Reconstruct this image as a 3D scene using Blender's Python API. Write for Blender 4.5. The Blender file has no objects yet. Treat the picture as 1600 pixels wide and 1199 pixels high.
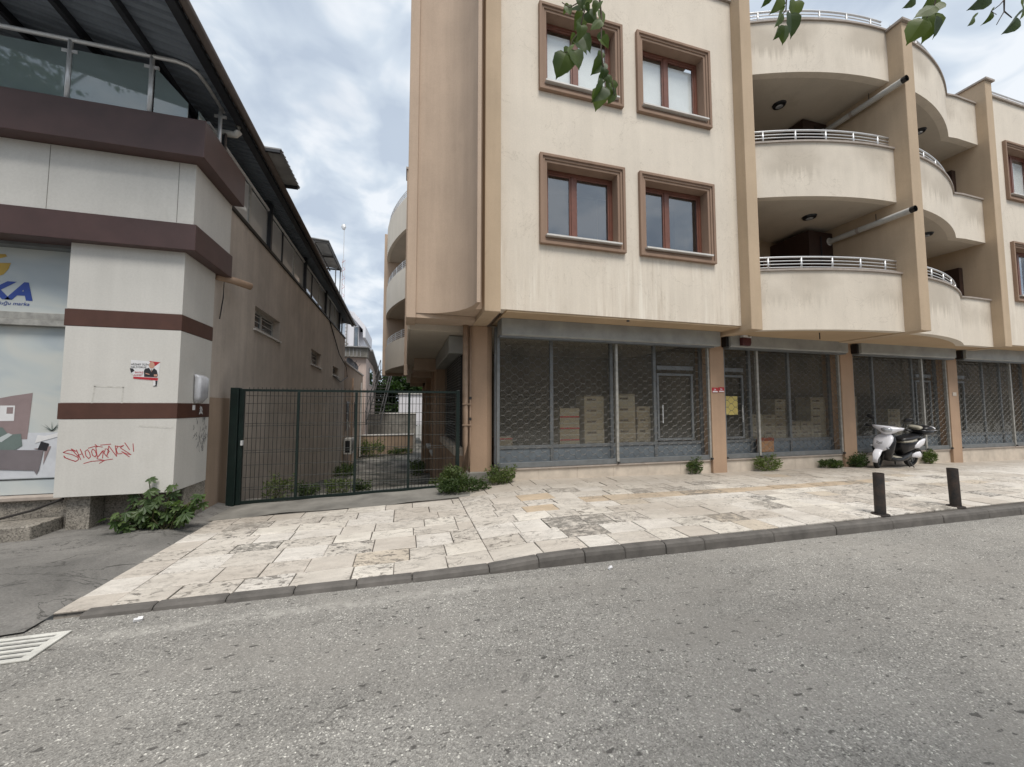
import bpy, bmesh, math, random
from mathutils import Vector, Matrix
R = math.radians
rnd = random.Random(7)
scene = bpy.context.scene

# ------------------------------------------------------------------ camera
YAW, PITCH, CAMZ = R(15.55), math.atan(37 / 600.0), 1.6
cam_d = bpy.data.cameras.new("camera")
cam_d.sensor_width = 36.0
cam_d.lens = 36.0 * 600 / 1600
cam_d.clip_start = 0.05
cam_d.clip_end = 2000
cam = bpy.data.objects.new("camera", cam_d)
scene.collection.objects.link(cam)
cam.location = (0, 0, CAMZ)
cam.rotation_euler = (math.pi / 2 + PITCH, 0, -YAW)
scene.camera = cam

# ------------------------------------------------------------------ sky
SUN_EL, SUN_AZ = R(62), R(178)      # azimuth clockwise from +Y: high behind the camera
world = bpy.data.worlds.new("World")
scene.world = world
world.use_nodes = True
wt = world.node_tree
wt.nodes.clear()


def N(t, typ, **kw):
    n = t.nodes.new(typ)
    for k, v in kw.items():
        if hasattr(n, k):
            setattr(n, k, v)
        else:
            n.inputs[k].default_value = v
    return n


def L(t, a, ai, b, bi):
    t.links.new(a.outputs[ai], b.inputs[bi])


out = N(wt, 'ShaderNodeOutputWorld')
bg = N(wt, 'ShaderNodeBackground')
bg.inputs['Strength'].default_value = 0.098
sky = N(wt, 'ShaderNodeTexSky')
sky.sky_type = 'NISHITA'
sky.sun_disc = False
sky.sun_elevation = SUN_EL
sky.sun_rotation = SUN_AZ
sky.air_density = 1.0
sky.dust_density = 1.5
tc = N(wt, 'ShaderNodeTexCoord')
sep = N(wt, 'ShaderNodeSeparateXYZ')
L(wt, tc, 'Generated', sep, 0)
mx = N(wt, 'ShaderNodeMath', operation='MAXIMUM')
L(wt, sep, 'Z', mx, 0)
mx.inputs[1].default_value = 0.0
ad = N(wt, 'ShaderNodeMath', operation='ADD')
L(wt, mx, 0, ad, 0)
ad.inputs[1].default_value = 0.32
dx = N(wt, 'ShaderNodeMath', operation='DIVIDE')
dy = N(wt, 'ShaderNodeMath', operation='DIVIDE')
L(wt, sep, 'X', dx, 0); L(wt, ad, 0, dx, 1)
L(wt, sep, 'Y', dy, 0); L(wt, ad, 0, dy, 1)
cmb = N(wt, 'ShaderNodeCombineXYZ')
L(wt, dx, 0, cmb, 'X'); L(wt, dy, 0, cmb, 'Y')
n1 = N(wt, 'ShaderNodeTexNoise', Scale=6.0, Detail=4.5, Roughness=0.5, Distortion=0.35)
n2 = N(wt, 'ShaderNodeTexNoise', Scale=1.3, Detail=3.0, Roughness=0.5)
L(wt, cmb, 0, n1, 'Vector'); L(wt, cmb, 0, n2, 'Vector')
r1 = N(wt, 'ShaderNodeValToRGB')
r1.color_ramp.elements[0].position = 0.37
r1.color_ramp.elements[0].color = (4.3, 4.95, 5.85, 1)
r1.color_ramp.elements[1].position = 0.62
r1.color_ramp.elements[1].color = (7.0, 7.35, 7.75, 1)
e = r1.color_ramp.elements.new(0.5)
e.color = (5.3, 5.95, 6.7, 1)
L(wt, n1, 0, r1, 0)
r2 = N(wt, 'ShaderNodeValToRGB')
r2.color_ramp.elements[0].position = 0.25
r2.color_ramp.elements[0].color = (0.72, 0.72, 0.72, 1)
r2.color_ramp.elements[1].position = 0.5
r2.color_ramp.elements[1].color = (0.96, 0.96, 0.96, 1)
L(wt, n2, 0, r2, 0)
mixc = N(wt, 'ShaderNodeMixRGB')
L(wt, r2, 0, mixc, 0); L(wt, sky, 0, mixc, 1); L(wt, r1, 0, mixc, 2)
L(wt, mixc, 0, bg, 'Color')
L(wt, bg, 0, out, 'Surface')

# ------------------------------------------------------------------ sun (veiled by cloud: very soft)
sd = bpy.data.lights.new("sun", 'SUN')
sd.energy = 2.5
sd.angle = R(25)
sd.color = (1.0, 0.945, 0.87)
sun = bpy.data.objects.new("sun", sd)
scene.collection.objects.link(sun)
sv = Vector((math.sin(SUN_AZ) * math.cos(SUN_EL), math.cos(SUN_AZ) * math.cos(SUN_EL), math.sin(SUN_EL)))
sun.rotation_euler = sv.to_track_quat('Z', 'Y').to_euler()
sun.location = sv * 60

# ------------------------------------------------------------------ exposure
scene.view_settings.view_transform = 'Standard'
scene.view_settings.look = 'None'
scene.view_settings.exposure = 0.42
scene.view_settings.gamma = 1.0
scene.view_settings.use_curve_mapping = False
scene.render.engine = 'CYCLES'
scene.cycles.max_bounces = 6
scene.cycles.transparent_max_bounces = 12

# ================================================================== helpers
COL = scene.collection
WL = {}


class MB:
    def __init__(s):
        s.v = []; s.f = []

    def add(s, vs, fs):
        o = len(s.v)
        s.v += [tuple(v) for v in vs]
        s.f += [tuple(i + o for i in f) for f in fs]
        return s

    def box(s, x0, x1, y0, y1, z0, z1):
        vs = [(x, y, z) for z in (z0, z1) for y in (y0, y1) for x in (x0, x1)]
        return s.add(vs, [(0, 2, 3, 1), (4, 5, 7, 6), (0, 1, 5, 4), (2, 6, 7, 3), (0, 4, 6, 2), (1, 3, 7, 5)])

    def obox(s, c, sx, sy, sz, rot=(0, 0, 0)):
        from mathutils import Euler
        m = Euler(rot).to_matrix()
        vs = [Vector(c) + m @ Vector((x * sx / 2, y * sy / 2, z * sz / 2)) for z in (-1, 1) for y in (-1, 1) for x in (-1, 1)]
        return s.add(vs, [(0, 2, 3, 1), (4, 5, 7, 6), (0, 1, 5, 4), (2, 6, 7, 3), (0, 4, 6, 2), (1, 3, 7, 5)])

    def prism(s, poly, a0, a1, axis='z'):
        n = len(poly)

        def P(p, a):
            return {'z': (p[0], p[1], a), 'y': (p[0], a, p[1]), 'x': (a, p[0], p[1])}[axis]
        vs = [P(p, a0) for p in poly] + [P(p, a1) for p in poly]
        fs = [tuple(range(n - 1, -1, -1)), tuple(range(n, 2 * n))]
        fs += [(i, (i + 1) % n, n + (i + 1) % n, n + i) for i in range(n)]
        return s.add(vs, fs)

    def tube(s, path, r, n=8, cap=True):
        path = [Vector(p) for p in path]
        rs = r if isinstance(r, (list, tuple)) else [r] * len(path)
        vs = []; fs = []
        up = Vector((0, 0, 1))
        for i, p in enumerate(path):
            a = path[max(i - 1, 0)]; b = path[min(i + 1, len(path) - 1)]
            d = (b - a).normalized()
            u = d.cross(up)
            if u.length < 0.05:
                u = d.cross(Vector((1, 0, 0)))
            u.normalize()
            w = u.cross(d).normalized()
            for k in range(n):
                t = 2 * math.pi * k / n
                vs.append(p + (u * math.cos(t) + w * math.sin(t)) * rs[i])
        for i in range(len(path) - 1):
            for k in range(n):
                k2 = (k + 1) % n
                fs.append((i * n + k, i * n + k2, (i + 1) * n + k2, (i + 1) * n + k))
        if cap:
            fs.append(tuple(range(n - 1, -1, -1)))
            fs.append(tuple(range((len(path) - 1) * n, len(path) * n)))
        return s.add(vs, fs)

    def ring(s, x0, x1, z0, z1, w, y0, y1):
        """rectangular picture-frame ring in the XZ plane, mitred"""
        o = [(x0, z0), (x1, z0), (x1, z1), (x0, z1)]
        i = [(x0 + w, z0 + w), (x1 - w, z0 + w), (x1 - w, z1 - w), (x0 + w, z1 - w)]
        vs = [(p[0], y, p[1]) for y in (y0, y1) for p in o + i]
        fs = []
        for k in range(4):
            k2 = (k + 1) % 4
            fs += [(k, k2, 4 + k2, 4 + k), (8 + k2, 8 + k, 12 + k, 12 + k2), (k2, k, 8 + k, 8 + k2), (4 + k, 4 + k2, 12 + k2, 12 + k)]
        return s.add(vs, fs)

    def loft(s, secs, n=14, pw=2.6, cap=True):
        """secs: (centre, half_u, half_v, uvec, vvec): superellipse sections"""
        vs = []; fs = []
        for c, hu, hv, u, v in secs:
            c = Vector(c); u = Vector(u); v = Vector(v)
            for k in range(n):
                t = 2 * math.pi * k / n
                cc, ss = math.cos(t), math.sin(t)
                a = math.copysign(abs(cc) ** (2 / pw), cc) * hu
                b = math.copysign(abs(ss) ** (2 / pw), ss) * hv
                vs.append(c + u * a + v * b)
        for i in range(len(secs) - 1):
            for k in range(n):
                k2 = (k + 1) % n
                fs.append((i * n + k, i * n + k2, (i + 1) * n + k2, (i + 1) * n + k))
        if cap:
            fs.append(tuple(range(n - 1, -1, -1)))
            fs.append(tuple(range((len(secs) - 1) * n, len(secs) * n)))
        return s.add(vs, fs)

    def curvewall(s, pts, th, z0, z1):
        """pts plan polyline (front), thickness towards +Y"""
        n = len(pts)
        vs = []
        for x, y in pts:
            vs += [(x, y, z0), (x, y, z1), (x, y + th, z1), (x, y + th, z0)]
        fs = [(0, 1, 2, 3), ((n - 1) * 4 + 3, (n - 1) * 4 + 2, (n - 1) * 4 + 1, (n - 1) * 4)]
        for i in range(n - 1):
            a, b = i * 4, (i + 1) * 4
            for k in range(4):
                k2 = (k + 1) % 4
                fs.append((a + k, b + k, b + k2, a + k2))
        return s.add(vs, fs)

    def build(s, name, mat, parent=None, smooth=False, bevel=0, loc=None, label=None):
        me = bpy.data.meshes.new(name)
        base = Vector(WL[parent.name]) if parent is not None else Vector(loc or (0, 0, 0))
        me.from_pydata([(v[0] - base.x, v[1] - base.y, v[2] - base.z) for v in s.v], [], s.f)
        me.materials.append(mat)
        bm = bmesh.new(); bm.from_mesh(me)
        bmesh.ops.recalc_face_normals(bm, faces=bm.faces)
        bm.to_mesh(me); bm.free()
        if smooth:
            me.polygons.foreach_set('use_smooth', [True] * len(me.polygons))
        o = bpy.data.objects.new(name, me)
        COL.objects.link(o)
        if parent is not None:
            o.parent = parent
            WL[o.name] = WL[parent.name]
        else:
            o.location = base
            WL[o.name] = tuple(base)
        if bevel:
            m = o.modifiers.new('bevel', 'BEVEL')
            m.width = bevel; m.segments = 2; m.limit_method = 'ANGLE'; m.angle_limit = R(40)
        if label:
            o['label'] = label
        return o


def thing(name, label, cat, loc=(0, 0, 0), group=None):
    o = bpy.data.objects.new(name, None)
    o.empty_display_size = 0.2
    COL.objects.link(o)
    o.location = loc
    WL[o.name] = tuple(loc)
    tag(o, label, cat, group)
    return o


def tag(o, label, cat, group=None, kind=None):
    o['label'] = label; o['category'] = cat
    if group: o['group'] = group
    if kind: o['kind'] = kind
    return o


def structure(o):
    o['kind'] = 'structure'
    return o


def stuff(o):
    o['kind'] = 'stuff'
    return o


def lerp(a, b, t): return a + (b - a) * t


def interp(x, tab):
    if x <= tab[0][0]: return tab[0][1]
    for (x0, y0), (x1, y1) in zip(tab, tab[1:]):
        if x <= x1: return lerp(y0, y1, (x - x0) / (x1 - x0))
    return tab[-1][1]


# ------------------------------------------------------------------ materials
def newmat(name):
    m = bpy.data.materials.new(name)
    m.use_nodes = True
    t = m.node_tree
    return m, t, t.nodes['Principled BSDF']


def mapped(t, scale=(1, 1, 1), coord='pos'):
    if coord == 'pos':
        g = N(t, 'ShaderNodeNewGeometry'); o = (g, 'Position')
    else:
        g = N(t, 'ShaderNodeTexCoord'); o = (g, 'Object')
    mp = N(t, 'ShaderNodeMapping')
    mp.inputs['Scale'].default_value = scale
    L(t, o[0], o[1], mp, 'Vector')
    return mp


def noise(t, scale, detail=4, rough=0.55, stretch=(1, 1, 1), dist=0.0):
    mp = mapped(t, stretch)
    n = N(t, 'ShaderNodeTexNoise', Scale=scale, Detail=detail, Roughness=rough, Distortion=dist)
    L(t, mp, 0, n, 'Vector')
    return n


def ramp(t, src, stops, si=0):
    r = N(t, 'ShaderNodeValToRGB')
    while len(r.color_ramp.elements) < len(stops):
        r.color_ramp.elements.new(0.5)
    for e, (p, c) in zip(r.color_ramp.elements, stops):
        e.position = p
        e.color = (c, c, c, 1) if not isinstance(c, (tuple, list)) else (*c, 1)
    L(t, src, si, r, 0)
    return r


def mixrgb(t, fac, a, b, mode='MIX'):
    m = N(t, 'ShaderNodeMixRGB', blend_type=mode)
    for i, x in enumerate((fac, a, b)):
        if isinstance(x, (int, float)):
            m.inputs[i].default_value = x
        elif isinstance(x, (tuple, list)):
            m.inputs[i].default_value = (*x, 1)
        else:
            L(t, x, 0, m, i)
    return m


def bump(t, b, src, strength, dist=0.01):
    n = N(t, 'ShaderNodeBump')
    n.inputs['Strength'].default_value = strength
    n.inputs['Distance'].default_value = dist
    L(t, src, 0, n, 'Height')
    L(t, n, 0, b, 'Normal')


def plain(name, col, rough=0.6, metal=0.0, var=0.12, vscale=6, bmp=0.0, bscale=120, spec=0.5):
    m, t, b = newmat(name)
    b.inputs['Roughness'].default_value = rough
    b.inputs['Metallic'].default_value = metal
    b.inputs['Specular IOR Level'].default_value = spec
    n = noise(t, vscale, 6, 0.6)
    r = ramp(t, n, [(0.3, 1 - var), (0.7, 1 + var * 0.6)])
    mm = mixrgb(t, 1.0, col, r, 'MULTIPLY')
    L(t, mm, 0, b, 'Base Color')
    if bmp:
        n2 = noise(t, bscale, 4, 0.6)
        bump(t, b, n2, bmp, 0.004)
    return m


def plaster(name, col, streak=0.10, blotch=0.10, dirt=(0.16, 0.12, 0.09), dirt_amt=0.25, rough=0.85, grain=0.25):
    """painted render: blotches, vertical rain streaks, grime patches, fine grain"""
    m, t, b = newmat(name)
    b.inputs['Roughness'].default_value = rough
    b.inputs['Specular IOR Level'].default_value = 0.25
    n1 = noise(t, 0.9, 6, 0.62)
    a = ramp(t, n1, [(0.28, 1 - blotch), (0.72, 1 + blotch * 0.5)])
    n2 = noise(t, 5.0, 5, 0.6, (1, 1, 0.07))
    s = ramp(t, n2, [(0.35, 1 - streak), (0.62, 1.0)])
    c = mixrgb(t, 1.0, mixrgb(t, 1.0, col, a, 'MULTIPLY'), s, 'MULTIPLY')
    n3 = noise(t, 1.7, 9, 0.7, (1, 1, 0.5))
    d = ramp(t, n3, [(0.58, 0.0), (0.78, dirt_amt)])
    c = mixrgb(t, d, c, dirt)
    n5 = noise(t, 45, 3, 0.6)
    g5 = ramp(t, n5, [(0.3, 0.95), (0.7, 1.03)])
    c = mixrgb(t, 1.0, c, g5, 'MULTIPLY')
    L(t, c, 0, b, 'Base Color')
    n4 = noise(t, 90, 5, 0.65)
    bump(t, b, n4, grain, 0.004)
    return m


def drips(m, mode):
    t = m.node_tree
    b = t.nodes['Principled BSDF']
    src = b.inputs['Base Color'].links[0].from_node
    g = N(t, 'ShaderNodeNewGeometry'); s = N(t, 'ShaderNodeSeparateXYZ'); L(t, g, 'Position', s, 0)
    st = noise(t, 11, 6, 0.65, (1, 1, 0.045))
    big = noise(t, 0.8, 3, 0.5)
    if mode == 'wall':      # lime and dirt runs below the lower window sills
        mr = N(t, 'ShaderNodeMapRange'); L(t, s, 'Z', mr, 0)
        mr.inputs[1].default_value = 4.72; mr.inputs[2].default_value = 4.45
        k1 = ramp(t, st, [(0.52, 0.0), (0.66, 0.75)]); k2 = ramp(t, st, [(0.34, 0.55), (0.47, 0.0)])
        bm = ramp(t, big, [(0.35, 0.15), (0.6, 1.0)])
        for k, colr in ((k1, (0.80, 0.75, 0.66)), (k2, (0.46, 0.385, 0.30))):
            a = N(t, 'ShaderNodeMath', operation='MULTIPLY'); L(t, k, 0, a, 0); L(t, mr, 0, a, 1)
            a2 = N(t, 'ShaderNodeMath', operation='MULTIPLY'); L(t, a, 0, a2, 0); L(t, bm, 0, a2, 1)
            src = mixrgb(t, a2, src, colr)
    else:                   # grime washed down from the parapet cappings
        a = N(t, 'ShaderNodeMath', operation='SUBTRACT'); a.inputs[0].default_value = 4.48 + 8.4 + 0.02; L(t, s, 'Z', a, 1)
        md = N(t, 'ShaderNodeMath', operation='MODULO'); L(t, a, 0, md, 0); md.inputs[1].default_value = 2.81
        jn = N(t, 'ShaderNodeMath', operation='MULTIPLY_ADD'); L(t, st, 0, jn, 0); jn.inputs[1].default_value = -1.1; L(t, md, 0, jn, 2)
        mk = ramp(t, jn, [(0.0, 0.5), (0.25, 0.0)])
        bm = ramp(t, big, [(0.38, 0.1), (0.6, 1.0)])
        a2 = N(t, 'ShaderNodeMath', operation='MULTIPLY'); L(t, mk, 0, a2, 0); L(t, bm, 0, a2, 1)
        src = mixrgb(t, a2, src, (0.34, 0.29, 0.23))
    # hairline cracks in the render
    cr = ramp(t, noise(t, 0.75, 7, 0.6, (1, 1, 0.8), 1.0), [(0.4965, 0.0), (0.5, 0.35), (0.5035, 0.0)])
    src = mixrgb(t, cr, src, (0.33, 0.28, 0.22))
    L(t, src, 0, b, 'Base Color')
    return m


def glass(name, tint=(0.8, 0.83, 0.83), refl=0.12, rough=0.02, body=None, bodyfac=0.0):
    m, t, b = newmat(name)
    t.nodes.remove(b)
    o = t.nodes['Material Output']
    tr = N(t, 'ShaderNodeBsdfTransparent'); tr.inputs[0].default_value = (*tint, 1)
    gl = N(t, 'ShaderNodeBsdfGlossy'); gl.inputs['Roughness'].default_value = rough
    gl.inputs[0].default_value = (0.95, 0.97, 1, 1)
    lw = N(t, 'ShaderNodeLayerWeight'); lw.inputs[0].default_value = 0.5
    pw = N(t, 'ShaderNodeMath', operation='POWER'); L(t, lw, 'Facing', pw, 0); pw.inputs[1].default_value = 4.0
    ma = N(t, 'ShaderNodeMath', operation='MULTIPLY_ADD'); ma.inputs[1].default_value = 0.7; ma.inputs[2].default_value = refl + 0.03
    L(t, pw, 0, ma, 0)
    mi = N(t, 'ShaderNodeMixShader')
    src = tr
    if body:
        df = N(t, 'ShaderNodeBsdfDiffuse')
        nn = noise(t, 1.2, 5, 0.6)
        rr = ramp(t, nn, [(0.3, tuple(x * 0.85 for x in body)), (0.7, body)])
        L(t, rr, 0, df, 0)
        m0 = N(t, 'ShaderNodeMixShader'); m0.inputs[0].default_value = bodyfac
        L(t, tr, 0, m0, 1); L(t, df, 0, m0, 2)
        src = m0
    L(t, ma, 0, mi, 0); L(t, src, 0, mi, 1); L(t, gl, 0, mi, 2)
    L(t, mi, 0, o, 'Surface')
    return m


def leafmat(name, c1, c2, rough=0.45):
    m, t, b = newmat(name)
    oi = N(t, 'ShaderNodeObjectInfo')
    n = noise(t, 9, 3, 0.5)
    ad = N(t, 'ShaderNodeMath', operation='ADD')
    L(t, n, 0, ad, 0)
    mu = N(t, 'ShaderNodeMath', operation='MULTIPLY_ADD')
    L(t, oi, 'Random', mu, 0); mu.inputs[1].default_value = 0.5; mu.inputs[2].default_value = -0.25
    L(t, mu, 0, ad, 1)
    r = ramp(t, ad, [(0.3, c1), (0.7, c2)])
    L(t, r, 0, b, 'Base Color')
    b.inputs['Roughness'].default_value = rough
    o = t.nodes['Material Output']
    tl = N(t, 'ShaderNodeBsdfTranslucent')
    br = mixrgb(t, 1.0, r, (1.3, 1.5, 0.6), 'MULTIPLY')
    L(t, br, 0, tl, 0)
    mi = N(t, 'ShaderNodeMixShader'); mi.inputs[0].default_value = 0.35
    L(t, b, 0, mi, 1); L(t, tl, 0, mi, 2); L(t, mi, 0, o, 'Surface')
    return m


M = {}
M['cream'] = plaster('cream_render', (0.70, 0.63, 0.535), 0.05, 0.07, (0.42, 0.36, 0.28), 0.35)
M['creamwall'] = drips(plaster('cream_front_render', (0.70, 0.63, 0.535), 0.05, 0.08, (0.46, 0.40, 0.32), 0.35), 'wall')
M['creampar'] = drips(plaster('cream_parapet_render', (0.70, 0.63, 0.535), 0.05, 0.08, (0.46, 0.40, 0.32), 0.4), 'parapet')
M['tan'] = plaster('tan_render', (0.50, 0.385, 0.27), 0.08, 0.10, (0.25, 0.19, 0.13), 0.3)
M['cove'] = plaster('cove_render', (0.50, 0.385, 0.295), 0.10, 0.12, (0.26, 0.2, 0.15), 0.3)
M['trim'] = plaster('window_moulding', (0.30, 0.205, 0.15), 0.12, 0.12, (0.12, 0.09, 0.07), 0.35)
M['column'] = plaster('ground_column_render', (0.42, 0.29, 0.20), 0.08, 0.14, (0.22, 0.17, 0.13), 0.35)
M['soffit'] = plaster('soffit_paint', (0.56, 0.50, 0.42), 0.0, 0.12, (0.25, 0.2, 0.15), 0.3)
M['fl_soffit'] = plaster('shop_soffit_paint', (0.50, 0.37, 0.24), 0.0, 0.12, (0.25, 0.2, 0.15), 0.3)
M['alleywall'] = plaster('brown_side_render', (0.545, 0.48, 0.42), 0.14, 0.24, (0.10, 0.085, 0.075), 0.45)
M['lowtan'] = plaster('low_house_render', (0.36, 0.27, 0.20), 0.16, 0.15, (0.15, 0.12, 0.1), 0.4)
M['white'] = plaster('white_cladding', (0.60, 0.585, 0.55), 0.06, 0.07, (0.36, 0.34, 0.30), 0.25, 0.6, 0.06)
M['farwhite'] = plaster('far_white_wall', (0.72, 0.72, 0.76), 0.06, 0.05, (0.5, 0.5, 0.5), 0.2)
M['brown'] = plain('brown_band_panel', (0.07, 0.037, 0.034), 0.42, 0.0, 0.2, 3)
M['brown2'] = plain('brown_stripe_panel', (0.083, 0.037, 0.026), 0.45, 0.0, 0.2, 5)
M['stonecap'] = plain('parapet_capping_stone', (0.36, 0.31, 0.27), 0.7, 0, 0.2, 8, 0.2)
M['granite'] = None
M['steel'] = plain('brushed_steel', (0.66, 0.67, 0.68), 0.35, 0.35, 0.08, 20)
M['whiterail'] = plain('pale_metal_rail', (0.66, 0.66, 0.66), 0.35, 0.35, 0.08, 20)
M['alu'] = plain('grey_shop_frame', (0.17, 0.18, 0.185), 0.5, 0.25, 0.2, 7)
M['alupanel'] = plain('grey_kick_panel', (0.16, 0.185, 0.205), 0.5, 0.1, 0.2, 5)
M['alupale'] = plain('pale_guide_rail', (0.40, 0.39, 0.36), 0.45, 0.4, 0.3, 12)
M['boxgrey'] = plain('shutter_box_paint', (0.31, 0.315, 0.30), 0.5, 0.1, 0.22, 2.5)
M['lattice'] = plain('galvanised_lattice', (0.15, 0.145, 0.135), 0.5, 0.4, 0.3, 9)
M['mahogany'] = plain('mahogany_frame', (0.165, 0.064, 0.042), 0.4, 0, 0.2, 8)
M['darkdoor'] = plain('dark_brown_door', (0.035, 0.017, 0.013), 0.4, 0, 0.2, 8)
M['sill'] = plain('white_marble_sill', (0.62, 0.60, 0.57), 0.5, 0, 0.12, 8)
M['plinth'] = plain('cream_marble_plinth', (0.55, 0.48, 0.40), 0.55, 0, 0.22, 3, 0.1)
M['pane'] = glass('window_pane', (0.5, 0.53, 0.55), 0.16)
M['clearpane'] = glass('clear_window_pane', (0.97, 0.98, 0.98), 0.02)
M['shoppane'] = glass('shop_pane', (0.93, 0.93, 0.91), 0.0, 0.06, (0.34, 0.325, 0.29), 0.10)
M['balglass'] = glass('terrace_glass', (0.4, 0.46, 0.47), 0.10, 0.03, (0.23, 0.29, 0.29), 0.8)
M['terrpane'] = glass('terrace_pane', (0.6, 0.63, 0.63), 0.16, 0.03, (0.74, 0.75, 0.74), 0.88)  # whitish body colour paints in mirrored sky and white curtains
M['curtain'] = plain('white_blind', (0.80, 0.81, 0.80), 0.9, 0, 0.06, 3)
M['dark'] = plain('dark_interior', (0.03, 0.03, 0.032), 0.9, 0, 0.2, 3)  # near-black colour stands in for the shade of unlit rooms
M['shopwall'] = plain('shop_inside_wall', (0.20, 0.17, 0.13), 0.9, 0, 0.2, 2)
M['shopfloor'] = plain('shop_inside_floor', (0.12, 0.11, 0.10), 0.7, 0, 0.2, 2)
M['green'] = plain('dark_green_gate_paint', (0.004, 0.013, 0.011), 0.4, 0.0, 0.3, 8)
M['wire'] = plain('gate_wire', (0.02, 0.024, 0.022), 0.5, 0.2, 0.3, 8)
M['black'] = plain('black_plastic', (0.012, 0.012, 0.014), 0.35, 0, 0.2, 20)
M['rubber'] = plain('tyre_rubber', (0.018, 0.018, 0.018), 0.8, 0, 0.3, 30, 0.2)
M['scooterwhite'] = plain('white_gloss_shell', (0.74, 0.74, 0.78), 0.16, 0, 0.05, 5)
M['beige'] = plain('beige_seat_vinyl', (0.36, 0.34, 0.28), 0.5, 0, 0.1, 20)
M['lens'] = plain('clear_lens', (0.45, 0.47, 0.5), 0.08, 0.3, 0.3, 40)
M['kerb'] = plain('dark_concrete_kerb', (0.125, 0.115, 0.105), 0.85, 0, 0.35, 5, 0.5, 60)
M['grate'] = plain('pale_grate_paint', (0.60, 0.59, 0.545), 0.6, 0, 0.25, 12, 0.2)
M['pvc'] = plain('grey_white_pvc', (0.50, 0.49, 0.46), 0.5, 0, 0.15, 6)
M['pipebrown'] = plain('tan_painted_pipe', (0.36, 0.25, 0.175), 0.6, 0, 0.25, 5)
M['cable'] = plain('black_cable', (0.02, 0.016, 0.014), 0.6)
M['roofdark'] = plain('blue_grey_roof_sheet', (0.17, 0.20, 0.24), 0.6, 0.0, 0.2, 3)
M['beam'] = plain('dark_roof_beam', (0.024, 0.026, 0.032), 0.5, 0.2, 0.2, 4)
M['gutter'] = plain('brown_gutter', (0.085, 0.065, 0.055), 0.45, 0.2, 0.2, 6)
M['corr'] = plain('weathered_corrugated_sheet', (0.28, 0.28, 0.28), 0.6, 0.2, 0.3, 3)
M['rust'] = plain('stair_steel', (0.055, 0.052, 0.05), 0.6, 0.3, 0.4, 8)
M['conc'] = plain('weathered_concrete', (0.20, 0.19, 0.17), 0.9, 0, 0.4, 2.2, 0.4, 40)
M['red'] = plain('red_print', (0.40, 0.02, 0.03), 0.5, 0, 0.05, 5)
M['paper'] = plain('white_print', (0.68, 0.68, 0.69), 0.5, 0, 0.06, 12)
M['ink'] = plain('black_print', (0.02, 0.02, 0.024), 0.5, 0, 0.1, 5)
M['skin'] = plain('skin_print', (0.48, 0.28, 0.21), 0.5, 0, 0.1, 15)
M['redpen'] = plain('red_marker', (0.38, 0.05, 0.055), 0.6, 0, 0.2, 30)
M['greypen'] = plain('grey_marker', (0.22, 0.22, 0.22), 0.7, 0, 0.4, 40)
M['blueprint'] = plain('blue_print', (0.025, 0.06, 0.28), 0.5, 0, 0.05, 5)
M['yellowprint'] = plain('ochre_print', (0.50, 0.33, 0.06), 0.5, 0, 0.15, 5)
M['notice'] = plain('yellow_paper', (0.66, 0.54, 0.18), 0.7, 0, 0.1, 10)
M['bark'] = plain('tree_bark', (0.10, 0.075, 0.055), 0.9, 0, 0.4, 14, 0.6, 40)
M['stem'] = plain('green_brown_stem', (0.09, 0.085, 0.04), 0.8, 0, 0.3, 20)
M['leaf'] = leafmat('linden_leaf', (0.045, 0.075, 0.022), (0.11, 0.15, 0.04))
M['weed'] = leafmat('weed_leaf', (0.045, 0.075, 0.022), (0.13, 0.165, 0.055), 0.6)
M['fig'] = leafmat('fig_leaf', (0.04, 0.075, 0.02), (0.105, 0.155, 0.05), 0.5)
M['fartree'] = leafmat('far_tree_leaf', (0.02, 0.045, 0.012), (0.05, 0.09, 0.025), 0.6)
M['bollard'] = None


def mk_granite():
    m, t, b = newmat('speckled_granite')
    mp = mapped(t, (1, 1, 1))
    v = N(t, 'ShaderNodeTexVoronoi', Scale=70.0)
    L(t, mp, 0, v, 'Vector')
    r = ramp(t, v, [(0.0, (0.07, 0.062, 0.053)), (0.35, (0.22, 0.20, 0.172)), (0.8, (0.36, 0.33, 0.285))], 1)
    n = noise(t, 2.0, 6, 0.6)
    c = mixrgb(t, 1.0, r, ramp(t, n, [(0.3, 0.7), (0.7, 1.1)]), 'MULTIPLY')
    L(t, c, 0, b, 'Base Color')
    b.inputs['Roughness'].default_value = 0.55
    return m


M['granite'] = mk_granite()


def mk_bollard():
    m, t, b = newmat('rusted_black_bollard')
    n = noise(t, 7, 8, 0.7)
    g = N(t, 'ShaderNodeNewGeometry'); s = N(t, 'ShaderNodeSeparateXYZ'); L(t, g, 'Position', s, 0)
    r = ramp(t, n, [(0.42, (0.018, 0.017, 0.017)), (0.6, (0.05, 0.035, 0.028)), (0.75, (0.11, 0.05, 0.03))])
    L(t, r, 0, b, 'Base Color')
    b.inputs['Roughness'].default_value = 0.6
    bump(t, b, noise(t, 60, 5, 0.7), 0.3, 0.004)
    return m


M['bollard'] = mk_bollard()


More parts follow.
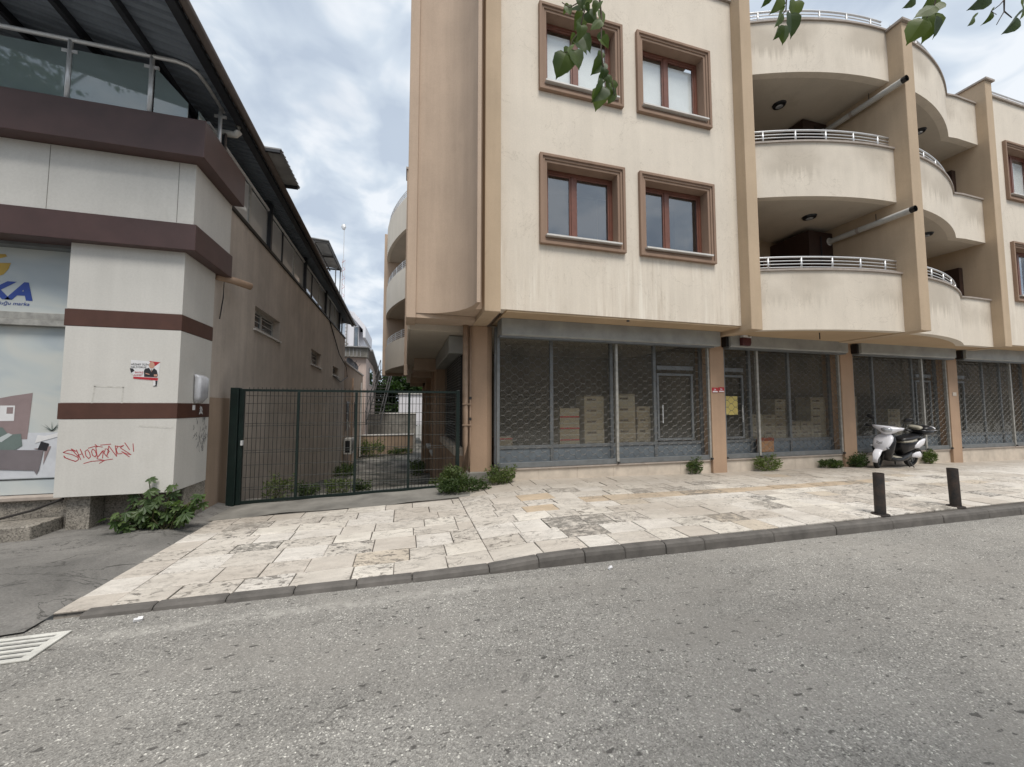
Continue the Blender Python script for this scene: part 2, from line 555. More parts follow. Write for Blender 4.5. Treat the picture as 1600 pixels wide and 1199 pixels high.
def mk_asphalt():
    m, t, b = newmat('worn_asphalt')
    mp = mapped(t)
    v = N(t, 'ShaderNodeTexVoronoi', Scale=125.0); L(t, mp, 0, v, 'Vector')
    sepc = N(t, 'ShaderNodeSeparateColor'); L(t, v, 'Color', sepc, 0)
    agg = ramp(t, sepc, [(0.0, (0.14, 0.134, 0.123)), (0.18, (0.215, 0.206, 0.19)), (0.78, (0.285, 0.274, 0.252)), (0.955, (0.37, 0.355, 0.325)), (1.0, (0.68, 0.66, 0.60))])
    v2 = N(t, 'ShaderNodeTexVoronoi', Scale=210.0); L(t, mp, 0, v2, 'Vector')
    sep2 = N(t, 'ShaderNodeSeparateColor'); L(t, v2, 'Color', sep2, 0)
    ag2 = ramp(t, sep2, [(0.0, 0.78), (0.6, 1.0), (1.0, 1.3)])
    c = mixrgb(t, 0.85, agg, ag2, 'MULTIPLY')
    big = noise(t, 0.45, 6, 0.6)
    c = mixrgb(t, 1.0, c, ramp(t, big, [(0.3, 0.87), (0.7, 1.2)]), 'MULTIPLY')
    mid = noise(t, 3.2, 5, 0.6)
    c = mixrgb(t, 1.0, c, ramp(t, mid, [(0.3, 0.9), (0.7, 1.07)]), 'MULTIPLY')
    # dust-filled smoother patches
    dn = noise(t, 1.1, 5, 0.65, (0.6, 1.2, 1))
    dm = ramp(t, dn, [(0.46, 0.0), (0.62, 0.55)])
    c = mixrgb(t, dm, c, (0.27, 0.255, 0.232))
    # small dark pits / oil spots
    pn = noise(t, 17, 3, 0.5, (0.7, 1.3, 1))
    pm = ramp(t, pn, [(0.645, 0.0), (0.68, 0.8)])
    c = mixrgb(t, pm, c, (0.06, 0.056, 0.052))
    # larger oily blots and a long worn crack, tyre-polished lanes along the street
    ob = ramp(t, noise(t, 2.3, 7, 0.7, (0.6, 1.5, 1), 0.4), [(0.66, 0.0), (0.74, 0.45)])
    c = mixrgb(t, ob, c, (0.10, 0.095, 0.088))
    ck = ramp(t, noise(t, 0.5, 8, 0.62, (0.7, 1.6, 1), 0.8), [(0.4975, 0.0), (0.5, 0.5), (0.5025, 0.0)])
    c = mixrgb(t, ck, c, (0.09, 0.085, 0.078))
    ln_ = ramp(t, noise(t, 0.9, 3, 0.5, (0.05, 1, 1)), [(0.4, 0.93), (0.6, 1.06)])
    c = mixrgb(t, 1.0, c, ln_, 'MULTIPLY')
    # remains of a painted edge line near the kerb
    g = N(t, 'ShaderNodeNewGeometry'); s = N(t, 'ShaderNodeSeparateXYZ'); L(t, g, 'Position', s, 0)
    a1 = N(t, 'ShaderNodeMath', operation='SUBTRACT'); L(t, s, 'Y', a1, 0); a1.inputs[1].default_value = 3.47
    a2 = N(t, 'ShaderNodeMath', operation='ABSOLUTE'); L(t, a1, 0, a2, 0)
    lm = ramp(t, a2, [(0.03, 1.0), (0.10, 0.0)])
    xm = N(t, 'ShaderNodeMapRange'); L(t, s, 'X', xm, 0)
    xm.inputs[1].default_value = 1.6; xm.inputs[2].default_value = 0.4
    ln = ramp(t, noise(t, 8, 6, 0.7), [(0.42, 0.0), (0.62, 0.5)])
    k = N(t, 'ShaderNodeMath', operation='MULTIPLY'); L(t, lm, 0, k, 0); L(t, ln, 0, k, 1)
    k2 = N(t, 'ShaderNodeMath', operation='MULTIPLY'); L(t, k, 0, k2, 0); L(t, xm, 0, k2, 1)
    c = mixrgb(t, k2, c, (0.50, 0.48, 0.44))
    L(t, c, 0, b, 'Base Color')
    b.inputs['Roughness'].default_value = 0.8
    b.inputs['Specular IOR Level'].default_value = 0.35
    bump(t, b, v, 0.55, 0.006)
    return m


M['asphalt'] = mk_asphalt()


def mk_apron():
    m, t, b = newmat('patched_grey_apron')
    n = noise(t, 1.2, 9, 0.65, (1, 1, 1), 0.6)
    c = ramp(t, n, [(0.3, (0.10, 0.096, 0.09)), (0.5, (0.165, 0.158, 0.147)), (0.7, (0.225, 0.215, 0.20))])
    cr = noise(t, 1.6, 8, 0.6, (1, 1.6, 1), 0.8)
    cm = ramp(t, cr, [(0.488, 0.0), (0.5, 0.85), (0.512, 0.0)])
    c = mixrgb(t, cm, c, (0.035, 0.033, 0.03))
    c = mixrgb(t, 1.0, c, ramp(t, noise(t, 60, 4, 0.7), [(0.3, 0.75), (0.7, 1.2)]), 'MULTIPLY')
    L(t, c, 0, b, 'Base Color')
    b.inputs['Roughness'].default_value = 0.9
    bump(t, b, noise(t, 40, 6, 0.7), 0.5, 0.008)
    return m


M['apron'] = mk_apron()


def mk_tile(name='worn_travertine', tan=False):
    m, t, b = newmat(name)
    oi = N(t, 'ShaderNodeObjectInfo')
    base = ramp(t, oi, [(0.0, (0.605, 0.56, 0.50)), (0.2, (0.55, 0.50, 0.44)), (0.4, (0.66, 0.62, 0.565)), (0.6, (0.58, 0.535, 0.475)),
                        (0.8, (0.68, 0.635, 0.565)), (0.95, (0.56, 0.49, 0.40)), (0.99, (0.53, 0.42, 0.30))], 5)
    base.color_ramp.interpolation = 'CONSTANT'
    if tan: base = ramp(t, oi, [(0.0, (0.47, 0.37, 0.265)), (1.0, (0.53, 0.43, 0.32))], 5)
    # offset the pattern per stone
    g = N(t, 'ShaderNodeNewGeometry')
    vm = N(t, 'ShaderNodeVectorMath', operation='MULTIPLY_ADD')
    cb = N(t, 'ShaderNodeCombineXYZ')
    for i in range(3): L(t, oi, 'Random', cb, i)
    L(t, cb, 0, vm, 0); vm.inputs[1].default_value = (37, 53, 11); L(t, g, 'Position', vm, 2)

    def nz(scale, detail, rough, st=(1, 1, 1), dist=0.0):
        mp = N(t, 'ShaderNodeMapping'); mp.inputs['Scale'].default_value = st
        L(t, vm, 0, mp, 0)
        n = N(t, 'ShaderNodeTexNoise', Scale=scale, Detail=detail, Roughness=rough, Distortion=dist)
        L(t, mp, 0, n, 'Vector')
        return n
    c = mixrgb(t, 1.0, base, ramp(t, nz(3.5, 7, 0.65, (1, 2.2, 1)), [(0.3, 0.83), (0.7, 1.1)]), 'MULTIPLY')
    # veins and hairline breaks
    v = ramp(t, nz(3.0, 7, 0.62, (1, 1.8, 1), 0.9), [(0.482, 0.0), (0.5, 0.75), (0.518, 0.0)])
    vmask = ramp(t, nz(1.3, 2, 0.5), [(0.45, 0.0), (0.6, 1.0)])
    k = N(t, 'ShaderNodeMath', operation='MULTIPLY'); L(t, v, 0, k, 0); L(t, vmask, 0, k, 1)
    c = mixrgb(t, k, c, (0.10, 0.085, 0.075))
    # scuffed, pitted patches with dark filled holes: only on some stones
    pit = ramp(t, nz(11, 9, 0.72, (1, 1.7, 1), 0.5), [(0.535, 0.0), (0.58, 0.9)])
    some = N(t, 'ShaderNodeMath', operation='FRACT')
    s7 = N(t, 'ShaderNodeMath', operation='MULTIPLY'); L(t, oi, 'Random', s7, 0); s7.inputs[1].default_value = 17.31
    L(t, s7, 0, some, 0)
    sm = ramp(t, some, [(0.25, 0.15), (0.75, 1.0)])
    pm = ramp(t, nz(1.6, 3, 0.5), [(0.36, 0.0), (0.55, 1.0)])
    k2 = N(t, 'ShaderNodeMath', operation='MULTIPLY'); L(t, pit, 0, k2, 0); L(t, sm, 0, k2, 1)
    k3 = N(t, 'ShaderNodeMath', operation='MULTIPLY'); L(t, k2, 0, k3, 0); L(t, pm, 0, k3, 1)
    c = mixrgb(t, k3, c, (0.105, 0.094, 0.085))
    # a few stones have lost their face almost wholly
    hv = ramp(t, nz(9, 9, 0.75, (1, 1.5, 1), 0.6), [(0.44, 0.0), (0.53, 0.85)])
    hs = ramp(t, some, [(0.905, 0.0), (0.92, 1.0)])
    kh = N(t, 'ShaderNodeMath', operation='MULTIPLY'); L(t, hv, 0, kh, 0); L(t, hs, 0, kh, 1)
    c = mixrgb(t, kh, c, (0.16, 0.148, 0.132))
    # grit washed into the surface in speckled drifts
    sp = ramp(t, noise(t, 26, 8, 0.75, (1, 1.5, 1), 0.3), [(0.56, 0.0), (0.63, 0.75)])
    sz_ = ramp(t, noise(t, 0.9, 5, 0.6, (0.8, 1.3, 1)), [(0.5, 0.0), (0.63, 1.0)])
    ks = N(t, 'ShaderNodeMath', operation='MULTIPLY'); L(t, sp, 0, ks, 0); L(t, sz_, 0, ks, 1)
    c = mixrgb(t, ks, c, (0.13, 0.118, 0.105))
    # trodden-in dirt, world anchored (runs across stones)
    dn = noise(t, 0.55, 7, 0.62, (0.7, 1.2, 1))
    c = mixrgb(t, ramp(t, dn, [(0.45, 0.0), (0.7, 0.55)]), c, (0.33, 0.285, 0.235))
    # greyer, more soiled towards the shop fronts (never swept) and at the gate
    s = N(t, 'ShaderNodeSeparateXYZ'); L(t, g, 'Position', s, 0)
    wn = noise(t, 1.4, 5, 0.6)
    wa = N(t, 'ShaderNodeMath', operation='MULTIPLY_ADD'); L(t, wn, 0, wa, 0); wa.inputs[1].default_value = 1.6; L(t, s, 'Y', wa, 2)
    dd = ramp(t, wa, [(0.0, 0.0), (1.0, 0.72)])
    mr = N(t, 'ShaderNodeMapRange'); L(t, wa, 0, mr, 0); mr.inputs[1].default_value = 6.5; mr.inputs[2].default_value = 7.7
    dd.inputs[0].default_value = 0
    t.links.remove(dd.inputs[0].links[0]); L(t, mr, 0, dd, 0)
    c = mixrgb(t, dd, c, (0.30, 0.26, 0.215))
    c = mixrgb(t, 1.0, c, ramp(t, noise(t, 90, 3, 0.6), [(0.3, 0.9), (0.7, 1.06)]), 'MULTIPLY')
    L(t, c, 0, b, 'Base Color')
    b.inputs['Roughness'].default_value = 0.68
    bn = N(t, 'ShaderNodeBump'); bn.inputs['Strength'].default_value = 0.5; bn.inputs['Distance'].default_value = 0.006
    iv = N(t, 'ShaderNodeMath', operation='SUBTRACT'); iv.inputs[0].default_value = 1.0; L(t, k3, 0, iv, 1)
    L(t, iv, 0, bn, 'Height'); L(t, bn, 0, b, 'Normal')
    return m


M['tile'] = mk_tile()
M['tantile'] = mk_tile('tan_guide_stone', True)
M['grout'] = plain('dark_joint_filling', (0.085, 0.075, 0.065), 0.95, 0, 0.3, 4, 0.4, 50)
M['alleyfloor'] = None


def mk_alley():
    m, t, b = newmat('mossy_alley_concrete')
    c = ramp(t, noise(t, 0.8, 8, 0.65, (1, 0.5, 1), 0.5), [(0.42, (0.03, 0.03, 0.024)), (0.54, (0.12, 0.11, 0.095)), (0.68, (0.25, 0.235, 0.205))])
    c = mixrgb(t, ramp(t, noise(t, 1.7, 6, 0.7), [(0.55, 0.0), (0.68, 0.8)]), c, (0.05, 0.062, 0.028))
    L(t, c, 0, b, 'Base Color')
    b.inputs['Roughness'].default_value = 0.85
    bump(t, b, noise(t, 20, 6, 0.7), 0.4, 0.01)
    return m


M['alleyfloor'] = mk_alley()


def mk_carton():
    m, t, b = newmat('printed_carton')
    oi = N(t, 'ShaderNodeObjectInfo')
    base = ramp(t, oi, [(0.0, (0.27, 0.215, 0.14)), (0.5, (0.31, 0.255, 0.175)), (1.0, (0.34, 0.30, 0.22))], 5)
    c = mixrgb(t, 1.0, base, ramp(t, noise(t, 3, 4, 0.6), [(0.3, 0.85), (0.7, 1.08)]), 'MULTIPLY')
    L(t, c, 0, b, 'Base Color')
    b.inputs['Roughness'].default_value = 0.8
    return m


M['carton'] = mk_carton()


def mk_banner():
    m, t, b = newmat('faded_banner_print')
    n = noise(t, 0.9, 3, 0.5, (1, 1, 2.0), 1.2)
    c = ramp(t, n, [(0.35, (0.40, 0.45, 0.48)), (0.5, (0.48, 0.52, 0.52)), (0.65, (0.53, 0.55, 0.53))])
    L(t, c, 0, b, 'Base Color')
    b.inputs['Roughness'].default_value = 0.35
    return m


M['banner'] = mk_banner()


def text(body, size, loc, mat, parent, name, rot=(math.pi / 2, 0, 0), shear=0.0, sx=1.0, bold=0.0, right=False):
    cu = bpy.data.curves.new('txt', 'FONT')
    cu.body = body; cu.size = size; cu.shear = shear; cu.extrude = 0.0006; cu.offset = bold
    if right: cu.align_x = 'RIGHT'
    ob = bpy.data.objects.new('txt', cu)
    COL.objects.link(ob)
    dg = bpy.context.evaluated_depsgraph_get()
    me = bpy.data.meshes.new_from_object(ob.evaluated_get(dg))
    bpy.data.objects.remove(ob)
    from mathutils import Euler
    mat4 = Matrix.Translation(loc) @ Euler(rot).to_matrix().to_4x4() @ Matrix.Diagonal((sx, 1, 1, 1))
    me.transform(mat4)
    me.transform(Matrix.Translation(-Vector(WL[parent.name])))
    me.name = name
    me.materials.clear(); me.materials.append(mat)
    o = bpy.data.objects.new(name, me)
    COL.objects.link(o)
    o.parent = parent
    WL[o.name] = WL[parent.name]
    return o


# ================================================================== the ground
ZK = [(-2.6, .03), (0.2, .045), (0.8, .06), (1.5, .115), (30, .115)]
ZF = [(-2.8, .0), (0.9, .115), (2.0, .20), (6.5, .133), (10.5, .105), (16.9, .02), (30, .0)]
KERB_Y = lambda x: 3.72 - 0.0165 * x


def gz(x, y):
    a, b = interp(x, ZK), interp(x, ZF)
    t = (y - 3.85) / (7.2 - 3.85)
    return lerp(a, b, min(max(t, -0.2), 1.1))


mb = MB(); mb.add([(-400, -400, -3.2), (400, -400, -3.2), (400, 700, -3.2), (-400, 700, -3.2)], [(0, 1, 2, 3)])
structure(mb.build('ground', M['conc']))
mb = MB()
xs = [-150, -20, -6, 0, 6, 12, 20, 40, 150]
vs = []; fs = []
for x in xs: vs += [(x, -60, 0), (x, KERB_Y(max(-6, min(x, 40))) + 0.06, 0)]
for i in range(len(xs) - 1): fs.append((2 * i, 2 * i + 2, 2 * i + 3, 2 * i + 1))
mb.add(vs, fs)
structure(mb.build('road', M['asphalt']))


# pavement bed under the stones
def sheet(x0, x1, nx, y0f, y1f, ny, zf):
    vs = []; fs = []
    for i in range(nx + 1):
        x = lerp(x0, x1, i / nx)
        for j in range(ny + 1):
            y = lerp(y0f(x), y1f(x), j / ny)
            vs.append((x, y, zf(x, y)))
    for i in range(nx):
        for j in range(ny):
            a = i * (ny + 1) + j
            fs.append((a, a + ny + 1, a + ny + 2, a + 1))
    return vs, fs


mb = MB(); mb.add(*sheet(-2.57, 28, 60, lambda x: KERB_Y(x) + 0.10, lambda x: 7.40, 8, lambda x, y: gz(x, y) - 0.014))
pavement = structure(mb.build('pavement', M['grout']))

# apron of patched asphalt in front of the furniture shop
def apz(x, y):
    t = (y - 3.6) / 0.14
    z = lerp(0.004, 0.085, min(max(t, 0), 1)) + 0.012 * math.sin(x * 3.1 + y * 1.3) * min(max(t, 0), 1)
    if x > -3.0: z = lerp(z, gz(-2.57, y) - 0.016, min(1, (x + 3.0) / 0.43))
    return z


mb = MB(); mb.add(*sheet(-14, -2.571, 60, lambda x: 3.62 + 0.05 * math.sin(x * 2.3), lambda x: 7.35, 26, apz))
structure(mb.build('shop_apron', M['apron'], smooth=True))
# concrete strip before the gate
def stz(x, y): return lerp(gz(x, 6.4) - 0.004, gz(x, 7.3) + 0.012 - 0.02 * max(0, y - 7.3), min(1, (y - 6.4) / 0.9)) + 0.006 * math.sin(7 * x + 5 * y)


mb = MB(); mb.add(*sheet(-2.86, 1.15, 40, lambda x: 6.46 + 0.05 * math.sin(3 * x), lambda x: 7.75, 10, stz))
structure(mb.build('gate_threshold', M['conc'], smooth=True))


# alley ramp
ALZ = [(7.6, 0.03), (8.6, -0.22), (10.8, -.5), (14.3, -.93), (20.4, -1.62), (29, -1.72), (60, -1.8)]
mb = MB(); mb.add(*sheet(-3.4, 1.6, 8, lambda x: 7.70, lambda x: 44, 40, lambda x, y: interp(y, ALZ)))
structure(mb.build('alley_floor', M['alleyfloor'], smooth=True))


# ---- paving stones
def in_view(x, y):
    d = Vector((x, y, 0.1 - CAMZ))
    f = x * math.sin(YAW) + y * math.cos(YAW)
    r = x * math.cos(YAW) - y * math.sin(YAW)
    return f > 0.5 and -1.36 < r / f < 1.36


tiles = []
rows = []
y = 3.80
while y < 7.2:
    d = rnd.choice([0.30, 0.34, 0.34, 0.40])
    if y + d > 7.05: d = 7.23 - y
    rows.append((y, y + d)); y += d
for (y0, y1) in rows:
    x = -2.57
    first = True
    left_end = y0 > 6.2
    while x < 24:
        w = 0.34 if first else rnd.uniform(0.36, 0.62)
        x1 = x + w
        if not first and x < 0.88 < x1 + 0.12:      # fold line where the ramp meets the raised pavement
            x1 = 0.88
        if x < 0.88 and left_end:
            x = x1; first = False; continue
        tiles.append((x, x1, y0, y1)); x = x1; first = False
rest = MB()
cnt = 0
order = sorted(tiles, key=lambda q: (not in_view((q[0] + q[1]) / 2, (q[2] + q[3]) / 2), ((q[0] + q[1]) / 2) ** 2 + ((q[2] + q[3]) / 2) ** 2))


def tile_mesh(b, q):
    x0, x1, y0, y1 = q
    g = rnd.uniform(0.003, 0.007)
    k = KERB_Y((x0 + x1) / 2)
    cs = []
    for (x, y) in ((x0 + g, y0 + g), (x1 - g, y0 + g), (x1 - g, y1 - g), (x0 + g, y1 - g)):
        if y0 < 3.81: y = max(y, KERB_Y(x) + 0.115) if y < y1 - 0.1 else y
        cs.append((x + rnd.uniform(-.003, .003), y + rnd.uniform(-.003, .003)))
    h = rnd.uniform(-.004, .004)
    cx = sum(c[0] for c in cs) / 4; cy = sum(c[1] for c in cs) / 4
    hs = [gz(*c) + h + rnd.uniform(-.003, .003) for c in cs]
    vs = [(c[0], c[1], z - 0.05) for c, z in zip(cs, hs)] + [(c[0], c[1], z - 0.004) for c, z in zip(cs, hs)]
    for c, z in zip(cs, hs):
        vx, vy = cx - c[0], cy - c[1]; l = math.hypot(vx, vy)
        vs.append((c[0] + vx / l * .006, c[1] + vy / l * .006, z))
    fs = [(8, 9, 10, 11)]
    for i in range(4):
        j = (i + 1) % 4
        fs += [(i, j, 4 + j, 4 + i), (4 + i, 4 + j, 8 + j, 8 + i)]
    b.add(vs, fs)


for q in order:
    if cnt < 300:
        tan = q[2] < 5.66 < q[3] and 2.3 < q[0] < 9
        b = MB(); tile_mesh(b, q); b.build('paving_stone', M['tantile'] if tan else M['tile'], pavement); cnt += 1
    else:
        tile_mesh(rest, q)
stuff(rest.build('far_paving_stones', M['tile'], pavement))

# ---- kerb stones
kerb = structure(MB().box(-2.3, 40, 3.80, 3.82, -0.2, -0.02).build('kerb', M['grout']))
x = -2.35
i = 0
while x < 22:
    w = rnd.choice([0.46, 0.48, 0.5, 0.72]) if x < 3 else rnd.choice([0.72, 0.95, 0.98])
    x1 = x + w
    a, c = x + 0.004, x1 - 0.004
    b = MB()
    prof = []
    secs = []
    for xx in (a, a + 0.012, c - 0.012, c):
        e = 0.006 if xx in (a, c) else 0.0
        zt = interp(xx, ZK) + 0.004 - e
        ky = KERB_Y(xx) + e
        secs.append([(xx, ky, -0.08), (xx, ky + .004, zt - 0.045), (xx, ky + .014, zt - 0.014), (xx, ky + .04, zt), (xx, ky + .113 - e, zt), (xx, ky + .113, -0.08)])
    vs = [p for s in secs for p in s]; n = 6
    jit = rnd.uniform(-.004, .004)
    vs = [(p[0], p[1] + jit, p[2]) for p in vs]
    fs = [tuple(range(n)), tuple(range(4 * n - 1, 3 * n - 1, -1))]
    for s in range(3):
        for k in range(n):
            k2 = (k + 1) % n
            fs.append((s * n + k, s * n + k2, (s + 1) * n + k2, (s + 1) * n + k))
    b.add(vs, fs)
    b.build('kerb_stone', M['kerb'], kerb)
    x = x1

# ---- drain grate in the gutter
gr = thing('drain_grate', 'pale slotted drain grate set in the road by the kerb', 'drain grate', (-2.6, 3.42, 0))
gx0, gx1, gy0, gy1 = -3.05, -2.26, 3.25, 3.58
b = MB(); b.box(gx0 + 0.012, gx1 - 0.012, gy0 + 0.012, gy1 - 0.012, -0.002, 0.003); b.build('pit', M['ink'], gr)  # thin black sheet paints the shade of the hollow below the bars
b = MB()
b.box(gx0, gx1, gy0, gy0 + .035, 0.002, 0.014); b.box(gx0, gx1, gy1 - .035, gy1, 0.002, 0.014)
b.box(gx0, gx0 + .035, gy0 + .035, gy1 - .035, 0.002, 0.014); b.box(gx1 - .06, gx1, gy0 + .035, gy1 - .035, 0.002, 0.014)
b.build('frame', M['grate'], gr, bevel=0.003)
for k in range(4):
    yy = gy0 + .035 + (k + 0.55) * 0.0585
    MB().box(gx0 + .035, gx1 - .06, yy, yy + 0.027, 0.002, 0.0125).build('bar', M['grate'], gr)


# ================================================================== the apartment building
B = thing('apartment_building', 'cream and tan apartment building with curved balconies above shuttered shops', 'building', (1.6, 7.3, 0.1))
YW, YP = 6.45, 6.20


def wall_holes(mbx, x0, x1, z0, z1, y0, y1, holes):
    xs = sorted({x0, x1, *[h[0] for h in holes], *[h[1] for h in holes]})
    zs = sorted({z0, z1, *[h[2] for h in holes], *[h[3] for h in holes]})
    for xa, xb in zip(xs, xs[1:]):
        for za, zb in zip(zs, zs[1:]):
            cx, cz = (xa + xb) / 2, (za + zb) / 2
            if any(h[0] < cx < h[1] and h[2] < cz < h[3] for h in holes): continue
            mbx.box(xa, xb, y0, y1, za, zb)


WIN = [(2.31, 4.075, 4.57, 6.28, False), (4.40, 6.20, 4.57, 6.28, False), (2.31, 4.075, 7.52, 9.25, True), (4.40, 6.20, 7.52, 9.25, True)]
WINR = [(16.45, 18.2, 4.57, 6.28, False), (16.45, 18.2, 7.52, 9.25, True)]
TW = 0.15
b = MB()
wall_holes(b, 1.50, 6.84, 3.32, 10.6, YW, YW + 0.3, [(w[0] + TW, w[1] - TW, w[2] + TW, w[3] - TW) for w in WIN])
b.build('front_wall', M['creamwall'], B)
b = MB()
wall_holes(b, 15.55, 24, 3.32, 10.5, YW, YW + 0.3, [(w[0] + TW, w[1] - TW, w[2] + TW, w[3] - TW) for w in WINR])
b.build('front_wall', M['creamwall'], B)
for (x0, x1, z0, z1, bright) in WIN + WINR:
    b = MB()
    b.ring(x0, x1, z0, z1, 0.055, YW - 0.075, YW + .02)
    b.ring(x0 + .056, x1 - .056, z0 + .056, z1 - .056, 0.045, YW - 0.05, YW + .02)
    b.ring(x0 + .102, x1 - .102, z0 + .102, z1 - .102, 0.05, YW - 0.03, YW + .24)
    w = b.build('window', M['trim'], B, bevel=0.006)
    ix0, ix1, iz0, iz1 = x0 + .153, x1 - .153, z0 + .153, z1 - .153
    b = MB(); ys = YW + 0.17
    b.ring(ix0, ix1, iz0, iz1, 0.06, ys, ys + .07)
    xm = ix0 + (ix1 - ix0) * (0.46 if bright else 0.42)
    b.box(xm - .045, xm + .045, ys - .004, ys + .066, iz0 + .061, iz1 - .061)
    b.ring(ix0 + .062, xm - .046, iz0 + .062, iz1 - .062, 0.035, ys + .01, ys + .06)
    b.ring(xm + .046, ix1 - .062, iz0 + .062, iz1 - .062, 0.035, ys + .01, ys + .06)
    b.build('sash_frame', M['mahogany'], w, bevel=0.004)
    for (pa, pb) in ((ix0 + .098, xm - .082), (xm + .082, ix1 - .098)):
        MB().box(pa, pb, ys + .03, ys + .042, iz0 + .098, iz1 - .098).build('pane', M['clearpane'] if bright else M['pane'], w)
        if bright:
            MB().box(pa - .03, pb + .03, ys + .062, ys + .066, iz0 + .10, iz1 - .16).build('blind', M['curtain'], w)
    MB().box(ix0 - .04, ix1 + .10 - .06, YW - .11, ys + .01, iz0 - .012, iz0 + .018).build('sill', M['sill'], w)
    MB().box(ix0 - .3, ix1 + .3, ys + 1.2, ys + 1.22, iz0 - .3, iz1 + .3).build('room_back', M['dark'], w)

# roof edge capping and upper body
MB().box(1.1, 6.84, YW - .05, YW + .4, 10.605, 10.66).build('roof_capping', M['stonecap'], B)
MB().box(15.5, 24, YW - .05, YW + .4, 10.505, 10.56).build('roof_capping', M['stonecap'], B)
# corner pilaster with the return of the cove
MB().box(1.25, 1.53, YP, YW + .35, 3.2, 10.6).build('pilaster', M['tan'], B, bevel=0.012)
MB().box(1.25, 1.53, YW + .36, 7.5, 3.2, 3.42).build('pilaster_beam', M['tan'], B)
# quarter cove, concave, from the alley edge round to the corner pilaster
cove = []
for k in range(25):
    t = k / 24 * math.pi / 2
    cove.append((0.16 + 0.92 * math.sin(t), 5.98 + 0.99 * math.cos(t)))
b = MB()
n = len(cove)
vs = [(x, y, z) for z in (3.28, 10.6) for (x, y) in cove]
vs += [(1.14, 5.98, 3.28), (1.14, 6.975, 3.28), (1.14, 5.98, 10.6), (1.14, 6.975, 10.6)]
fs = [(i, i + 1, n + i + 1, n + i) for i in range(n - 1)]
k = 2 * n
fs += [tuple(list(range(n)) + [k, k + 1]), tuple([k + 3, k + 2] + list(range(2 * n - 1, n - 1, -1))), (n - 1, k, k + 2, 2 * n - 1), (k, k + 1, k + 3, k + 2), (k + 1, 0, n, k + 3)]
b.add(vs, fs)
co = b.build('curved_corner_wall', M['cove'], B)
for p in co.data.polygons:
    if len(p.vertices) == 4 and abs(p.normal.z) < .1: p.use_smooth = True
mo = co.modifiers.new('es', 'EDGE_SPLIT'); mo.split_angle = R(35)
MB().box(1.142, 1.248, 6.42, 7.0, 3.28, 10.6).build('corner_reveal', M['cove'], B)
# alley-side body
MB().box(-0.01, 0.158, 6.93, 7.6, 3.18, 10.6).build('pilaster', M['cove'], B, bevel=0.01)
MB().box(0.16, 1.24, 6.98, 7.52, 3.2, 3.275).build('corner_beam', M['cove'], B)
MB().box(0.07, 1.24, 7.001, 24.5, 3.28, 10.55).build('side_wall', M['cove'], B)
MB().box(0.03, 0.07, 7.63, 14.2, 3.12, 3.55).build('slab_edge', M['cream'], B)
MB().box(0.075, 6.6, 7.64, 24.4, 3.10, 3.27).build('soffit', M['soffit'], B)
MB().box(-0.06, 0.068, 14.3, 15.0, 2.75, 10.42).build('pilaster', M['cove'], B)
MB().box(-0.10, 0.0, 14.25, 15.05, 10.42, 10.5).build('pilaster_cap', M['stonecap'], B)
# alley-side bow with three balconies
bow2 = [(0.06 - 1.02 * math.sin(math.pi / 2 * k / 18) ** .85, 15.4 + 4.2 * k / 18) for k in range(19)]


def curve_x(mbx, pts, th, z0, z1):
    n = len(pts); vs = []
    for x, y in pts: vs += [(x, y, z0), (x, y, z1), (x + th, y, z1), (x + th, y, z0)]
    fs = [(0, 1, 2, 3), (4 * n - 1, 4 * n - 2, 4 * n - 3, 4 * n - 4)]
    for i in range(n - 1):
        for k in range(4):
            fs.append((4 * i + k, 4 * i + 4 + k, 4 * i + 4 + (k + 1) % 4, 4 * i + (k + 1) % 4))
    mbx.add(vs, fs)


for z0, z1 in ((3.25, 4.38), (5.93, 7.2), (8.78, 10.1)):
    b = MB(); curve_x(b, bow2, 0.14, z0, z1)
    p = b.build('balcony_parapet', M['cream'], B)
    b = MB(); b.prism([(x + .02, y) for x, y in bow2] + [(.06, 19.6)], z0 + .02, z0 + .16); b.build('balcony_floor', M['soffit'], p)
    b = MB()
    for k in range(1, 5):
        curve_x(b, [(x + .06, y) for x, y in bow2], 0.025, z1 + k * .08, z1 + k * .08 + .02)
    for k in range(0, 19, 3): b.tube([(bow2[k][0] + .07, bow2[k][1], z1), (bow2[k][0] + .07, bow2[k][1], z1 + .36)], .018, 6)
    b.build('railing', M['steel'], p)
MB().box(-1.10, 0.068, 19.62, 19.95, 3.15, 10.2).build('balcony_end_fin', M['cove'], B)

# ---- pilasters of the street front
MB().box(6.84, 7.13, YP, YW + .6, 3.2, 10.75).build('pilaster', M['tan'], B, bevel=0.012)
MB().box(6.84, 7.13, YW + .605, 7.25, 3.2, 3.45).build('pilaster_beam', M['tan'], B)
MB().box(10.35, 10.66, 5.34, 8.3, 3.2, 10.05).build('balcony_fin', M['tan'], B, bevel=0.012)
MB().box(10.30, 10.71, 5.29, 5.9, 10.05, 10.10).build('pilaster_cap', M['stonecap'], B)
MB().box(15.27, 15.56, YP, 8.4, 3.2, 10.62).build('pilaster', M['tan'], B, bevel=0.012)
MB().box(15.22, 15.61, YP - .05, 6.9, 10.62, 10.67).build('pilaster_cap', M['stonecap'], B)


def bow(x): return 6.45 - 0.83 * (1 - ((x - 10.5) / 3.6) ** 2)


bayL = [(lerp(7.13, 10.35, k / 20), bow(lerp(7.13, 10.35, k / 20))) for k in range(21)]
bayR = [(lerp(10.66, 14.05, k / 20), bow(lerp(10.66, 14.05, k / 20))) for k in range(21)] + [(14.35, 6.40), (15.27, 6.42)]


def off(pts, d): return [(x, y + d) for x, y in pts]


